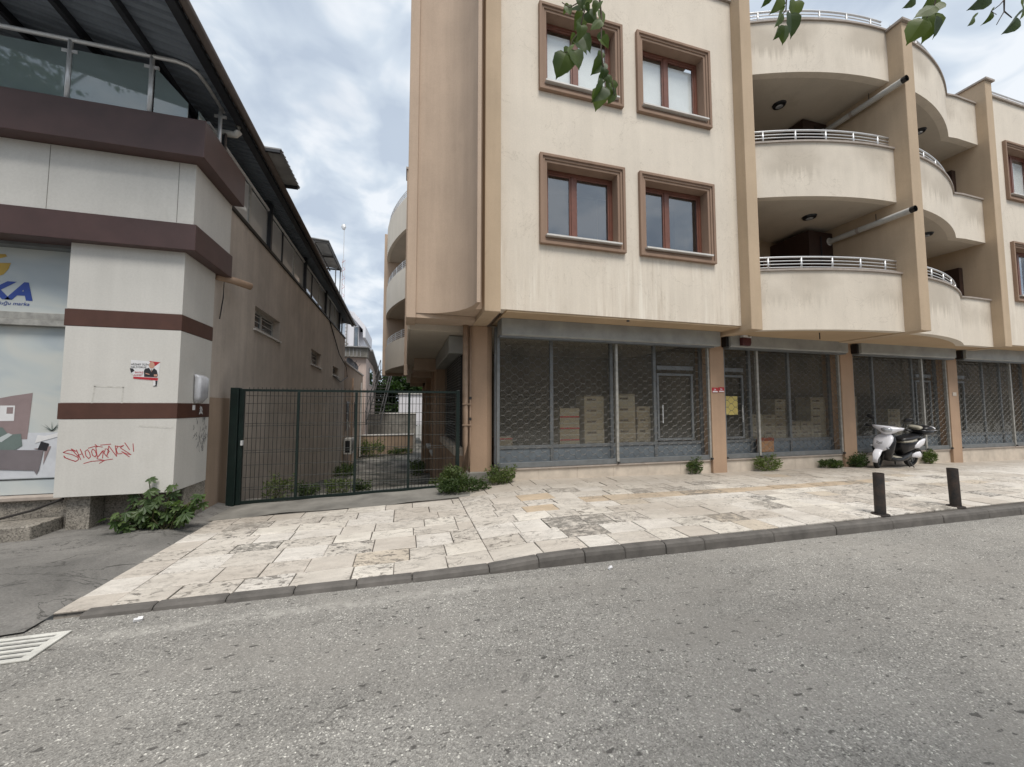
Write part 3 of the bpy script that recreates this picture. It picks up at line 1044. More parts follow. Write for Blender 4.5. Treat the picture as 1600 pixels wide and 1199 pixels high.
LEV = [(3.22, 4.48), (6.10, 7.30), (8.90, 10.08)]
for bay, xe in ((bayL, 10.35), (bayR, 15.27)):
    for li, (z0, z1) in enumerate(LEV):
        b = MB(); b.curvewall(bay, 0.16, z0, z1)
        p = b.build('balcony_parapet', M['creampar'], B)
        for pl in p.data.polygons: pl.use_smooth = True
        mo = p.modifiers.new('es', 'EDGE_SPLIT'); mo.split_angle = R(35)
        poly = off(bay, .02) + [(bay[-1][0], 8.0), (bay[0][0], 8.0)]
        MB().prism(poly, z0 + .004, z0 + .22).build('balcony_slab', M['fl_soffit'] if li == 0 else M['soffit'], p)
        b = MB(); b.curvewall(off(bay, -.035), 0.23, z1 + .001, z1 + .04)
        b.build('parapet_capping', M['stonecap'], p)
        # railing: three slim rails, a round handrail, posts
        rl = off(bay[:-1] if bay is bayR else bay, .08)
        if bay is bayR: rl = rl[:-1]
        ztop = z1 + .32
        for rz, rr in ((z1 + .10, .011), (z1 + .17, .011), (z1 + .24, .011), (ztop, .021)):
            b = MB(); b.tube([(x, y, rz) for x, y in rl], rr, 8)
            b.build('rail', M['whiterail'], p, smooth=True)
        for k in range(2, len(rl), 4):
            b = MB(); b.tube([(rl[k][0], rl[k][1], z1 + .04), (rl[k][0], rl[k][1], ztop)], .019, 8)
            b.build('rail_post', M['whiterail'], p, smooth=True)
# recess back walls with doors and windows
for xa, xb in ((7.13, 10.35), (10.66, 15.27)):
    MB().box(xa, xb, 8.0, 8.2, 3.44, 10.0).build('balcony_back_wall', M['tan'], B)
    MB().box(xa + .01, xb - .01, 6.6, 7.99, 9.9, 10.0).build('roof_slab', M['stonecap'], B)
for z0 in (3.46, 6.34):
    d = MB().box(7.5, 9.3, 7.93, 7.995, z0, z0 + 2.15).build('balcony_door', M['mahogany'], B)
    for k in range(2): MB().box(7.6 + k * .85, 8.33 + k * .87, 7.915, 7.928, z0 + .15, z0 + 2.05).build('pane', M['pane'], d)
    d = MB().box(12.6, 14.6, 7.93, 7.995, z0, z0 + 2.2).build('balcony_door', M['darkdoor'], B)
    for k in range(2): MB().box(12.7 + k * .95, 13.55 + k * .95, 7.915, 7.928, z0 + .15, z0 + 2.1).build('pane', M['pane'], d)
    d = MB().box(15.10, 15.265, 6.9, 7.9, z0, z0 + 2.1).build('balcony_door', M['darkdoor'], B)
    # cupboard in the corner of the left balcony and the flue that leaves it
    c = MB().box(9.55, 10.345, 6.95, 7.99, z0, z0 + 2.52).build('balcony_cupboard', M['darkdoor'], B)
    MB().box(9.93, 9.95, 6.93, 6.948, z0 + .1, z0 + 2.4).build('door_gap', M['ink'], c)
    zf = z0 + 2.3
    fl = MB().tube([(10.24, 7.0, zf), (10.24, 5.62, zf), (10.24, 5.32, zf)], .065, 14, False).build('flue_pipe', M['pvc'], B, smooth=True)
    b = MB(); b.tube([(10.24, 5.33, zf), (10.24, 5.25, zf)], [.066, .066], 14, False)
    b.build('flue_terminal', M['black'], fl, smooth=True)
    b = MB(); b.tube([(10.24, 6.28, zf), (10.24, 6.34, zf)], .071, 14); b.build('flue_collar', M['stonecap'], fl)
    b = MB(); b.tube([(10.24, 6.98, zf), (10.24, 6.94, zf)], .10, 14); b.build('flue_flange', M['pvc'], fl)
    b = MB(); b.tube([(10.24, 5.95, zf), (10.24, 5.95, zf + .22)], .008, 6); b.build('flue_hanger', M['cable'], fl)
for (lx, ly, lz) in ((9.15, 6.62, 6.10), (8.6, 6.8, 8.90), (13.0, 6.5, 6.10), (13.0, 6.5, 8.90)):
    b = MB()
    for k in range(2):
        r0 = .15 - .05 * k
        b.tube([(lx, ly, lz + .004), (lx, ly, lz - .035 - .012 * k)], [r0, r0 * .86], 20)
    l = b.build('ceiling_lamp', M['black'], B)
    b = MB(); b.tube([(lx, ly, lz - .05), (lx, ly, lz - .062)], [.075, .05], 16); b.build('lamp_glass', M['lens'], l)
# roof rail over the main walls
for xa, xb, yy, zz in ((15.7, 23.5, 6.6, 10.56), (5.2, 6.8, 6.75, 10.66)):
    for k in range(1, 4):
        MB().tube([(xa, yy, zz + .11 * k), (xb, yy, zz + .11 * k)], .014 if k < 3 else .021, 6).build('roof_rail', M['whiterail'], B)
    x = xa
    while x < xb:
        MB().tube([(x, yy, zz), (x, yy, zz + .33)], .018, 6).build('roof_rail_post', M['whiterail'], B); x += .8
# solid core so that no light leaks
MB().box(1.30, 24, 11.5, 24.3, -2.5, 10.4).build('rear_body', M['cove'], B)
MB().box(1.54, 6.83, 6.9, 11.4, 10.3, 10.55).build('roof_slab', M['stonecap'], B)
MB().box(7.2, 15.2, 8.3, 11.4, 9.9, 10.0).build('roof_slab', M['stonecap'], B)
MB().box(15.6, 24, 6.9, 11.4, 10.3, 10.5).build('roof_slab', M['stonecap'], B)

# ---- ground floor: floor, ceiling, columns, plinth
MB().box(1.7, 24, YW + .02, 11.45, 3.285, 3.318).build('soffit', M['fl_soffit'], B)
MB().box(1.65, 24, 7.42, 11.45, 0.28, 0.40).build('shop_floor', M['shopfloor'], B)
MB().box(1.65, 24, 10.6, 10.7, 0.41, 3.28).build('shop_back_wall', M['shopwall'], B)
SHOPS = [(1.70, 6.64), (7.02, 10.67), (11.10, 14.80), (15.20, 18.9)]
for xa, xb in ((6.64, 7.02), (10.67, 11.10), (14.80, 15.20), (18.9, 19.3)):
    MB().box(xa, xb, 7.13, 7.6, 0.0, 3.28).build('column', M['column'], B, bevel=0.008)
    MB().box(xa + .1, xb - .1, 7.61, 10.6, 0.41, 3.28).build('shop_partition', M['shopwall'], B)
# corner column, chamfered
b = MB(); b.prism([(1.20, 7.42), (1.54, 7.36), (1.66, 7.46), (1.68, 7.9), (1.20, 7.9)], -0.3, 3.195)
b.build('column', M['column'], B, bevel=0.006)
b = MB(); b.prism([(1.02, 7.35), (1.20, 7.28), (1.6, 7.27), (1.72, 7.38), (1.72, 7.6), (1.02, 7.6)], -0.2, 0.36)
b.build('column_base', M['conc'], B, bevel=0.01)
x = 1.73
i = 0
while x < 24:
    w = 0.82
    MB().box(x + .002, x + w - .002, 7.20, 7.40, -0.15, 0.395).build('plinth_slab', M['plinth'], B)
    x += w
MB().box(1.72, 24, 7.17, 7.44, 0.397, 0.425).build('plinth_ledge', M['stonecap'], B)


# ---- shopfronts
def lattice(mbx, x0, x1, z0, z1, y, per=0.243, dz=0.08):
    nrow = int((z1 - z0) / dz)
    for r in range(nrow + 1):
        zc = z0 + r * dz
        pts = []
        n = int((x1 - x0) / per * 12)
        for k in range(n + 1):
            x = x0 + (x1 - x0) * k / n
            ph = 2 * math.pi * (x - x0) / per + (math.pi if r % 2 else 0)
            s = math.sin(ph)
            pts.append((x, zc + dz / 2 * math.copysign(abs(s) ** 0.55, s)))
        h = 0.0047
        vs = []; fs = []
        for x, z in pts: vs += [(x, y - h, z), (x, y, z + h), (x, y + h, z), (x, y, z - h)]
        for k in range(n):
            for j in range(4):
                fs.append((4 * k + j, 4 * k + 4 + j, 4 * k + 4 + (j + 1) % 4, 4 * k + (j + 1) % 4))
        mbx.add(vs, fs)


YG, YS = 7.38, 7.19
SP = [dict(x=(1.70, 6.64), posts=[1.72, 4.28, 6.62], mull=[2.90, 5.36], door=(5.40, 6.36)),
      dict(x=(7.02, 10.67), posts=[7.04, 8.02, 10.65], mull=[9.25], door=(7.10, 7.80)),
      dict(x=(11.10, 14.80), posts=[11.12, 13.78, 14.78], mull=[12.21], door=(13.86, 14.5)),
      dict(x=(15.20, 18.9), posts=[15.22, 17.75, 18.88], mull=[16.9], door=(15.3, 15.98))]
for si, s in enumerate(SP):
    xa, xb = s['x']
    # roller box
    b = MB(); b.prism([(6.93, 2.98), (6.96, 2.955), (7.30, 2.955), (7.30, 3.283), (6.93, 3.283)], xa + (0.03 if si == 0 else .02), xb + (.12 if si == 0 else -.01), 'x')
    bx = b.build('shutter_box', M['boxgrey'], B, bevel=0.006)
    MB().box(xa, xb - .02, 6.975, 7.12, 2.925, 2.953).build('shutter_lip', M['alu'], bx)
    if si: MB().box(xa - .05, xa + .018, 6.99, 7.25, 2.97, 3.2).build('box_end_plate', M['black'], bx)
    # guide posts and lattice
    for k, px in enumerate(s['posts']):
        MB().box(px - .028, px + .028, YS - .035, YS + .03, .43, 2.95).build('guide_post', M['alupale'] if k else M['alu'], B, bevel=0.004)
        MB().box(px - .022, px + .022, YS - .075, YS - .036, .435, .475).build('floor_lock', M['rust'], B)
    for pa, pb in zip(s['posts'], s['posts'][1:]):
        b = MB(); lattice(b, pa + .03, pb - .03, 0.60, 2.93, YS)
        stuff(b.build('shutter_lattice', M['lattice'], B))
        MB().box(pa + .03, pb - .03, YS - .015, YS + .015, .432, .535).build('shutter_bottom_bar', M['alu'], B, bevel=.004)
    # glazing frame behind
    b = MB()
    b.box(xa, xb, YG, YG + .06, .425, .50); b.box(xa, xb, YG, YG + .06, .775, .835); b.box(xa, xb, YG, YG + .06, 3.1, 3.2)
    for mxx in [xa + .03, *s['mull'], *[p for p in s['posts'][1:-1]], xb - .03]:
        b.box(mxx - .035, mxx + .035, YG - .003, YG + .063, .501, .774); b.box(mxx - .035, mxx + .035, YG - .003, YG + .063, .836, 3.099)
    b.build('shop_window_frame', M['alu'], B, bevel=.003)
    edges = sorted([xa + .03, *s['mull'], *s['posts'][1:-1], xb - .03])
    d0, d1 = s['door']
    for ea, eb in zip(edges, edges[1:]):
        MB().box(ea + .036, eb - .036, YG + .02, YG + .04, .502, .773).build('kick_panel', M['alupanel'], B)
        MB().box(ea + .036, eb - .036, YG + .024, YG + .032, .837, 3.098).build('shop_pane', M['shoppane'], B)
    b = MB()
    b.ring(d0, d1, .86, 2.36, .05, YG - .02, YG + .018); b.box(d0, d1, YG - .03, YG + .016, 2.44, 2.53)
    dr = b.build('shop_door', M['alu'], B, bevel=.003)
    hx = d0 + .1 if si != 1 else d1 - .1
    MB().tube([(hx, YG - .07, 1.25), (hx, YG - .07, 1.65)], .013, 8).build('door_handle', M['steel'], dr)
# dull brown stain panel inside the roller box of the second shop: transom print
# alley-side shop opening
b = MB(); b.prism([(1.22, 2.6), (0.93, 2.66), (0.93, 3.08), (1.22, 3.08)], 7.95, 11.6, 'y')
b = MB(); b.box(0.86, 1.16, 7.95, 11.6, 2.72, 3.08); b.build('shutter_box', M['boxgrey'], B, bevel=.008)
MB().box(1.17, 1.25, 8.0, 11.4, 0.75, 3.08).build('side_shop_glass', M['dark'], B)
b = MB()
for k in range(30):
    z = .82 + k * .063
    b.tube([(1.11, 8.02, z), (1.11, 11.3, z)], .006, 4, False)
for k in range(14):
    y = 8.1 + k * .24
    b.tube([(1.11, y, .8), (1.11, y, 2.72)], .006, 4, False)
stuff(b.build('shutter_lattice', M['lattice'], B))
MB().box(1.0, 1.2, 7.98, 11.45, .60, .76).build('side_sill', M['plinth'], B)
MB().box(1.05, 1.29, 7.92, 11.5, -1.2, .60).build('side_wall_base', M['column'], B)
for y0, y1, xx in ((11.5, 12.6, .88), (14.2, 14.8, .95), (17.5, 18.2, .88), (21, 21.8, .9)):
    MB().box(xx, 1.29, y0, y1, -2.4, 3.09).build('column', M['column'], B)
MB().box(1.1, 1.295, 12.61, 24.3, -2.4, 3.09).build('side_wall_base', M['column'], B)
for y0 in (12.8, 15.2):
    w = MB().box(1.06, 1.11, y0, y0 + 1.2, 0.1, 1.9).build('side_window', M['alupale'], B)
    MB().box(1.04, 1.058, y0 + .08, y0 + 1.12, .2, 1.82).build('pane', M['pane'], w)
    MB().box(.86, 1.10, y0 - .1, y0 + 1.3, .02, .09).build('sill', M['sill'], w)
# alley-side beams below the slab
for y0 in (12.0, 14.6, 17.6, 21.0):
    MB().box(.25, 1.28, y0, y0 + .35, 2.72, 3.09).build('floor_beam', M['cove'], B)
# pipes at the corner
p = MB().tube([(1.12, 7.40, 3.24), (1.12, 7.40, .9), (1.09, 7.37, .34)], .055, 12).build('downpipe', M['pipebrown'], B, smooth=True)
p2 = MB().tube([(1.215, 7.37, 3.18), (1.215, 7.37, .95), (1.2, 7.34, .36)], .016, 8).build('thin_pipe', M['pipebrown'], B, smooth=True)
for z in (1.35, 1.75):
    MB().tube([(1.215, 7.37, z), (1.215, 7.37, z + .05)], .026, 8).build('pipe_coupling', M['rust'], p2)
    MB().box(1.06, 1.24, 7.335, 7.38, z - .1, z - .08).build('pipe_clip', M['pipebrown'], p2)
MB().tube([(4.15, 6.5, 3.32), (4.15, 6.5, 3.26)], .03, 8).build('soffit_stub', M['rust'], B)
MB().tube([(8.7, 6.2, 3.24), (8.7, 6.2, 3.08)], .012, 6).build('soffit_stub', M['rust'], B)

# ---- things at the shopfront
sg = thing('house_number_plate', 'small red and white house number plate on the column, the left of two', 'sign', (6.74, 7.12, 1.98))
MB().box(6.665, 6.82, 7.118, 7.126, 1.93, 2.04).build('plate', M['red'], sg)
MB().box(6.675, 6.81, 7.1155, 7.1175, 1.936, 1.965).build('white_strip', M['paper'], sg)
text('3A', .06, (6.70, 7.116, 1.975), M['paper'], sg, 'number')
sg = thing('house_number_plate', 'small red and white house number plate on the column, the right of two', 'sign', (6.92, 7.12, 1.98))
MB().box(6.84, 6.995, 7.118, 7.126, 1.94, 2.05).build('plate', M['red'], sg)
MB().box(6.85, 6.985, 7.1155, 7.1175, 1.946, 1.972).build('white_strip', M['paper'], sg)
text('2A', .06, (6.875, 7.116, 1.985), M['paper'], sg, 'number')
sg = thing('house_number_plate', 'faded pale house number plate on the column behind the scooter', 'sign', (15.0, 7.12, 1.95))
MB().box(14.92, 15.08, 7.118, 7.126, 1.92, 2.02).build('plate', M['plinth'], sg)
al = thing('alarm_siren', 'dark red alarm box with white top hung at the roller box corner', 'alarm', (7.42, 6.9, 3.05))
b = MB(); b.prism([(7.28, 2.99), (7.50, 2.98), (7.53, 3.05), (7.52, 3.16), (7.28, 3.17)], 6.84, 6.928, 'y'); b.build('housing', plain('dark_red_plastic', (.07, .012, .015), .35), al, bevel=.01)
b = MB(); b.prism([(7.30, 3.172), (7.52, 3.163), (7.52, 3.2), (7.44, 3.17), (7.40, 3.22), (7.30, 3.22)], 6.83, 6.925, 'y'); b.build('cap', M['paper'], al)
nt = MB().box(7.14, 7.62, 7.372, 7.376, 1.42, 1.86).build('paper_notice', M['notice'], loc=(7.4, 7.37, 1.6))
tag(nt, 'plain yellow paper notice taped behind the door shutter', 'notice')


ORD = ['lowest ', 'second lowest ', 'third from bottom ', 'fourth from bottom ', 'fifth from bottom ', 'sixth from bottom ', 'seventh from bottom ', 'eighth from bottom ']


def cartons(x0, w, tops, y, label, dz=.235, group='cartons stored in the shop windows', n=None, red=False, dpt=.4):
    z = .42; ki = 0
    while z < tops - .02:
        h = min(dz, tops - z)
        jx = rnd.uniform(-.012, .012)
        t = thing('carton', ORD[ki] + label, 'carton', (x0 + w / 2, y + .2, z), group); ki += 1
        MB().box(x0 + jx, x0 + w + jx, y, y + dpt, z + .001, z + h - .003).build('box', M['carton'], t, bevel=.004)
        MB().box(x0 + jx + .02, x0 + w + jx - .02, y - .0015, y - .0005, z + h * .46, z + h * .54).build('tape', M['beige'], t)
        if red: MB().box(x0 + jx, x0 + w + jx, y - .0025, y - .0018, z + .004, z + .03).build('print_band', M['red'], t)
        else: MB().box(x0 + jx + .06, x0 + jx + w * .6, y - .0025, y - .0018, z + h * .62, z + h * .8).build('print_block', M['bark'], t)
        z += h


cartons(3.12, .44, 1.58, 7.50, 'carton in the lower stack right of the first shop window mullion', .24, 'cartons, lower stack by the mullion', red=True)
cartons(3.68, .46, 1.85, 7.48, 'carton in the tall stack beside the pale guide post, first shop', .235, 'cartons, tall stack by the pale post', red=False)
cartons(4.48, .44, 1.90, 7.50, 'carton in the tall stack just right of the pale guide post', .24, 'cartons, right of the pale post')
cartons(5.0, .34, 1.62, 7.54, 'carton in the short stack next to the first shop door', .24, 'cartons, stack by the first door')
cartons(1.80, .34, .98, 7.62, 'carton in the low pile in the left corner of the first shop', .26, 'cartons, low pile in the corner', red=True)
for k, (x0, w, tp) in enumerate(((8.12, .36, 1.42), (8.49, .36, 1.42), (8.86, .34, 1.80), (9.32, .34, 1.25), (9.67, .36, 1.25), (10.04, .5, 1.86))):
    nm = ['first', 'second', 'third', 'fourth', 'fifth', 'sixth'][k]
    cartons(x0, w, tp, 7.46, 'pale carton in the %s stack from the left, second shop' % nm, .2, 'pale cartons, %s stack' % nm)
cartons(13.0, .5, 1.55, 7.55, 'carton in the dim stack behind the scooter shop window', .25, 'cartons behind the scooter')
cartons(11.3, .6, 1.9, 7.6, 'carton in the dim stack at the left edge of the scooter shop', .3, 'cartons left of the scooter')
t = thing('carton', 'brown carton with dark red top standing low in the second shop window', 'carton', (8.3, 7.30, .43))
MB().box(8.10, 8.52, 7.24, 7.33, .54, .80).build('box', plain('brown_carton', (.30, .17, .09), .8), t)
MB().box(8.095, 8.525, 7.236, 7.334, .801, .87).build('lid', plain('dark_red_carton', (.16, .045, .025), .8), t)

# ================================================================== the furniture shop on the left
S = thing('furniture_shop', 'two-storey shop with white cladding, brown bands and a roofed glass terrace', 'building', (-4, 6.2, 0))
XF, YF = -2.86, 6.0
# brown side wall with small windows
SW = [(8.62, 10.2, 3.16, 3.62), (13.4, 14.9, 2.98, 3.46), (17.2, 18.6, 2.95, 3.32)]


def wall_holes_x(mbx, y0, y1, z0, z1, x0, x1, holes):
    ys = sorted({y0, y1, *[h[0] for h in holes], *[h[1] for h in holes]})
    zs = sorted({z0, z1, *[h[2] for h in holes], *[h[3] for h in holes]})
    for ya, yb in zip(ys, ys[1:]):
        for za, zb in zip(zs, zs[1:]):
            cy, cz = (ya + yb) / 2, (za + zb) / 2
            if any(h[0] < cy < h[1] and h[2] < cz < h[3] for h in holes): continue
            mbx.box(x0, x1, ya, yb, za, zb)


b = MB(); wall_holes_x(b, 6.80, 20.3, -2.4, 4.96, -3.2, -2.90, SW)
b.build('side_wall', M['alleywall'], S)
MB().box(-2.93, -2.86, 6.86, 20.3, 4.96, 5.02).build('wall_ledge', M['cable'], S)
MB().box(-2.899, -2.880, 6.86, 7.6, -.05, 1.75).build('wall_patch', M['lowtan'], S)
for y0, y1, z0, z1 in SW:
    b = MB()
    for (a, c, d, e) in ((y0, y1, z0, z0 + .05), (y0, y1, z1 - .05, z1), (y0, y0 + .05, z0 + .05, z1 - .05), (y1 - .05, y1, z0 + .05, z1 - .05), ((y0 + y1) / 2 - .03, (y0 + y1) / 2 + .03, z0 + .05, z1 - .05)):
        b.box(-3.09, -3.04, a, c, d, e)
    w = b.build('vent_window', M['pvc'], S)
    for a, c in ((y0 + .052, (y0 + y1) / 2 - .032), ((y0 + y1) / 2 + .032, y1 - .052)):
        MB().box(-3.075, -3.065, a, c, z0 + .052, z1 - .052).build('pane', M['pane'], w)
    MB().box(-3.2, -3.15, y0, y1, z0, z1).build('dark_backing', M['dark'], w)  # dark sheet in place of the unlit room behind the panes
    for k in range(3): MB().box(-3.038, -3.03, y0, y1, z0 + .1 + k * .12, z0 + .112 + k * .12).build('guard_bar', M['pvc'], w)
    MB().box(-3.03, -2.86, y0 - .05, y1 + .05, z0 - .035, z0 - .001).build('sill', M['sill'], w)
# terrace glazing along the alley
y = 7.15
k = 0
while y < 20.2:
    w = 1.02
    MB().box(-2.955, -2.925, y + .03, y + w - .03, 5.03, 5.80).build('terrace_pane', M['terrpane'], S)
    MB().box(-2.97, -2.90, y - .025, y + .025, 5.02, 5.86).build('terrace_mullion', M['alupale'] if k % 3 else M['beam'], S)
    if k % 3 == 2: MB().box(-2.91, -2.84, y - .05, y + .05, 5.0, 6.0).build('roof_post', M['beam'], S)
    y += w; k += 1
MB().tube([(-2.90, 6.5, 5.84), (-2.90, 20.2, 5.84)], .028, 8).build('terrace_rail', M['steel'], S)
for i in range(3):
    MB().box(-2.99, -2.975, 7.6 + 2 * i, 9.2 + 2 * i, 5.30, 5.33).build('chair_back_rail', M['curtain'], S)
MB().box(-6, -4.5, 7.5, 19, 4.5, 6.2).build('terrace_inner_wall', M['conc'], S)
MB().box(-9, -3.0, 6.2, 20.2, 4.6, 4.9).build('terrace_floor', M['conc'], S)
# front pier and cladding
def clad(name, m, x0, x1, z0, z1, y0=YF, xs=XF, yend=6.85, proud=0.0):
    o = MB().box(x0, xs + proud, y0 - proud, yend, z0, z1).build(name, m, S, bevel=0.004)
    return o


for z0, z1 in ((.51, 1.452), (1.652, 2.608), (2.822, 3.72)):
    clad('cladding_panel', M['white'], -4.06, XF, z0, z1)
for z0, z1 in ((1.4535, 1.6505), (2.6095, 2.8205)):
    clad('brown_stripe', M['brown2'], -4.075, XF, z0, z1, proud=.004)
b = MB(); b.box(-12, -2.70, 5.88, 7.0, 3.66, 4.01); b.build('brown_band', M['brown'], S, bevel=.006)
b = MB(); b.box(-12, -2.74, 5.90, 7.0, 4.012, 4.838); fa = b.build('upper_cladding', M['white'], S, bevel=.004)
for xx in (-4.26, -2.93): MB().box(xx, xx + .006, 5.8985, 5.8995, 4.02, 4.83).build('cladding_joint', M['conc'], fa)
b = MB(); b.box(-12, -2.57, 5.70, 7.0, 4.84, 5.34); b.build('brown_band', M['brown'], S, bevel=.006)
# plinth, steps
MB().box(-3.92, -2.88, 6.35, 6.84, -.05, .508).build('granite_plinth', M['granite'], S)
MB().box(-3.99, -3.76, 6.10, 6.34, -.05, .506).build('granite_pier', M['granite'], S, bevel=.004)
MB().box(-2.90, -2.87, 6.30, 6.86, -.05, .509).build('granite_plinth', M['granite'], S)
MB().box(-12, -4.0, 6.2, 6.9, -.05, .46).build('granite_plinth', M['granite'], S)
MB().box(-12, -4.03, 6.14, 6.6, .462, .51).build('window_ledge', M['stonecap'], S, bevel=.008)
st = MB()
st.box(-12, -4.07, 5.75, 6.19, -.05, .25)
st.build('granite_step', M['granite'], S, bevel=.012)
MB().tube([(-8, 5.95, .30), (-5.2, 5.98, .27), (-4.6, 6.05, .28), (-4.3, 6.1, .36), (-4.02, 6.09, .48)], .014, 8).build('hose', M['cable'], S)
# window with printed banner
MB().box(-12, -4.062, 6.28, 6.32, .52, 2.62).build('banner', M['banner'], S)
MB().box(-12, -4.062, 6.28, 6.32, 2.80, 3.62).build('banner', M['banner'], S)
MB().box(-12, -4.062, 6.2, 6.34, 2.625, 2.70).build('window_transom', M['alupale'], S, bevel=.004)
MB().box(-12, -4.062, 6.23, 6.34, 2.705, 2.795).build('window_transom', M['alupale'], S, bevel=.004)
MB().box(-12, -4.062, 6.15, 6.34, 3.622, 3.70).build('window_head', M['alu'], S)
ban = MB().box(-12, -4.1, 6.274, 6.2785, .70, .712).build('banner_edge', M['ink'], S)


def flat(name, pts, mat, layer=1, par=None, y=6.28):
    yy = y - .0012 * layer
    b = MB(); b.prism(pts, yy - .0005, yy, 'y')
    return b.build(name, mat, par or S)


mauve = plain('mauve_print', (.26, .20, .20), .5); grn = plain('grey_green_print', (.14, .18, .17), .5)
gry = plain('grey_sofa_print', (.17, .15, .16), .5); floorp = plain('pale_floor_print', (.56, .58, .62), .5)
flat('print_floor', [(-9, .72), (-4.10, .72), (-4.11, 1.28), (-9, 1.28)], floorp)
flat('print_wall', [(-6.2, 1.2), (-4.54, 1.2), (-4.52, 1.78), (-4.72, 1.74), (-6.2, 1.35)], mauve, 2)
flat('print_picture', [(-4.83, 1.43), (-4.68, 1.43), (-4.68, 1.62), (-4.82, 1.62)], M['paper'], 3)
flat('print_picture', [(-4.755, 1.52), (-4.695, 1.52), (-4.695, 1.60), (-4.755, 1.60)], mauve, 4)
flat('print_sofa', [(-5.4, 1.08), (-4.66, 1.06), (-4.58, 1.12), (-4.60, 1.27), (-4.72, 1.26), (-4.78, 1.35), (-5.4, 1.36)], grn, 5)
flat('print_sofa', [(-4.78, 1.17), (-4.68, 1.26), (-4.72, 1.28), (-4.84, 1.2)], M['banner'], 6)
flat('print_sofa', [(-4.90, .85), (-4.88, .80), (-4.85, .84), (-4.45, .81), (-4.42, .76), (-4.40, .82), (-4.37, 1.06), (-4.88, 1.08)], gry, 7)
flat('print_chair', [(-4.47, 1.08), (-4.30, 1.11), (-4.365, .88), (-4.36, 1.05)], mauve, 5)
flat('print_chair', [(-4.43, 1.07), (-4.34, 1.05), (-4.32, 1.14), (-4.40, 1.17)], M['ink'], 6)
flat('print_table', [(-4.46, 1.15), (-4.2, 1.24), (-4.16, 1.30), (-4.36, 1.24), (-4.44, 1.25)], M['paper'], 5)
for k in range(22):
    a = rnd.uniform(.2, 2.9); cx = -4.30 if k % 2 else -4.16; l = rnd.uniform(.08, .15)
    ex, ez = cx + l * math.cos(a), 1.30 + l * math.sin(a)
    ex = min(ex, -4.105)
    flat('print_plant_leaf', [(cx - .006, 1.30), (cx + .006, 1.30), (ex, ez)], grn, 6)
text('UKA', .30, (-4.61, 6.277, 2.965), M['blueprint'], S, 'banner_lettering', shear=.25, sx=1.12, bold=.014, right=True)
text('doğduğu marka', .062, (-4.62, 6.277, 2.885), M['blueprint'], S, 'banner_lettering', shear=.2, sx=1.05, right=True)
sw = [(x - .15, z) for x, z in ((-4.98, 3.20), (-4.82, 3.22), (-4.74, 3.27), (-4.70, 3.34), (-4.68, 3.42), (-4.80, 3.41), (-4.95, 3.38))]
flat('banner_emblem', sw, M['yellowprint'], 2)
flat('banner_emblem', [(x - .17, z) for x, z in ((-4.98, 3.44), (-4.80, 3.455), (-4.70, 3.50), (-4.72, 3.53), (-4.9, 3.51), (-5.0, 3.5))], M['yellowprint'], 2)

# terrace railing on the front: posts, clamps, glass, handrail
hr = [(-9, 5.80, 6.16), (-2.98, 5.80, 6.15), (-2.86, 5.83, 6.145), (-2.79, 5.92, 6.14), (-2.77, 6.1, 6.14), (-2.76, 6.62, 6.13)]
MB().tube(hr, .026, 10).build('handrail', M['steel'], S, smooth=True)
for px_, py_ in ((-6.6, 5.8), (-5.75, 5.8), (-4.92, 5.8), (-4.07, 5.8), (-3.235, 5.8), (-2.77, 6.55)):
    p = MB().tube([(px_, py_, 5.34), (px_, py_, 6.14)], .026, 10).build('railing_post', M['steel'], S, smooth=True)
    for s_ in (-1, 1):
        MB().box(px_ + s_ * .05 - .028, px_ + s_ * .05 + .028, py_ - .012, py_ + .012, 5.98, 6.02).build('glass_clamp', M['whiterail'], p)
for xa, xb in ((-6.55, -5.80), (-5.70, -4.97), (-4.86, -4.12), (-4.02, -3.28)):
    MB().box(xa - .02, xb + .02, 5.795, 5.807, 5.36, 6.03).build('railing_glass', M['balglass'], S)
b = MB(); b.prism([(-3.19, 5.36), (-2.82, 5.36), (-2.82, 5.60), (-3.19, 6.0)], 5.795, 5.807, 'y'); b.build('railing_glass', M['balglass'], S)
b = MB(); b.box(-2.775, -2.765, 5.95, 6.5, 5.36, 5.62); b.build('railing_glass', M['balglass'], S)
# roof over the terrace
b = MB()
for k in range(120):   # corrugated sheet, ribs running across
    y0 = 4.75 + k * .13
    z0 = lerp(6.13, 5.66, (y0 - 4.75) / 15.6); z1 = lerp(6.13, 5.66, (y0 + .13 - 4.75) / 15.6)
    pr = [(y0, z0), (y0 + .07, z0), (y0 + .085, z0 + .03), (y0 + .115, z0 + .03), (y0 + .13, z1)]
    for (pa, pb) in zip(pr, pr[1:]):
        b.add([(-2.50, pa[0], pa[1]), (-10, pa[0], pa[1] + 1.5), (-10, pb[0], pb[1] + 1.5), (-2.50, pb[0], pb[1])], [(0, 1, 2, 3)])
rf = b.build('terrace_roof', M['roofdark'], S)
b = MB(); b.add([(-2.50, 4.75, 6.20), (-10, 4.75, 7.70), (-10, 20.35, 7.23), (-2.50, 20.35, 5.73)], [(0, 1, 2, 3)]); b.build('roof_top_sheet', M['corr'], S)
rfz = lambda y: lerp(6.13, 5.66, (y - 4.75) / 15.6)
for xx in (-3.25, -4.05, -4.9, -5.8, -6.8):
    d = (-2.5 - xx) * .2
    b = MB(); b.prism([(4.8, rfz(4.8) + d - .10), (20.3, rfz(20.3) + d - .10), (20.3, rfz(20.3) + d - .005), (4.8, rfz(4.8) + d - .005)], xx - .03, xx + .03, 'x')
    b.build('roof_beam', M['beam'], S)
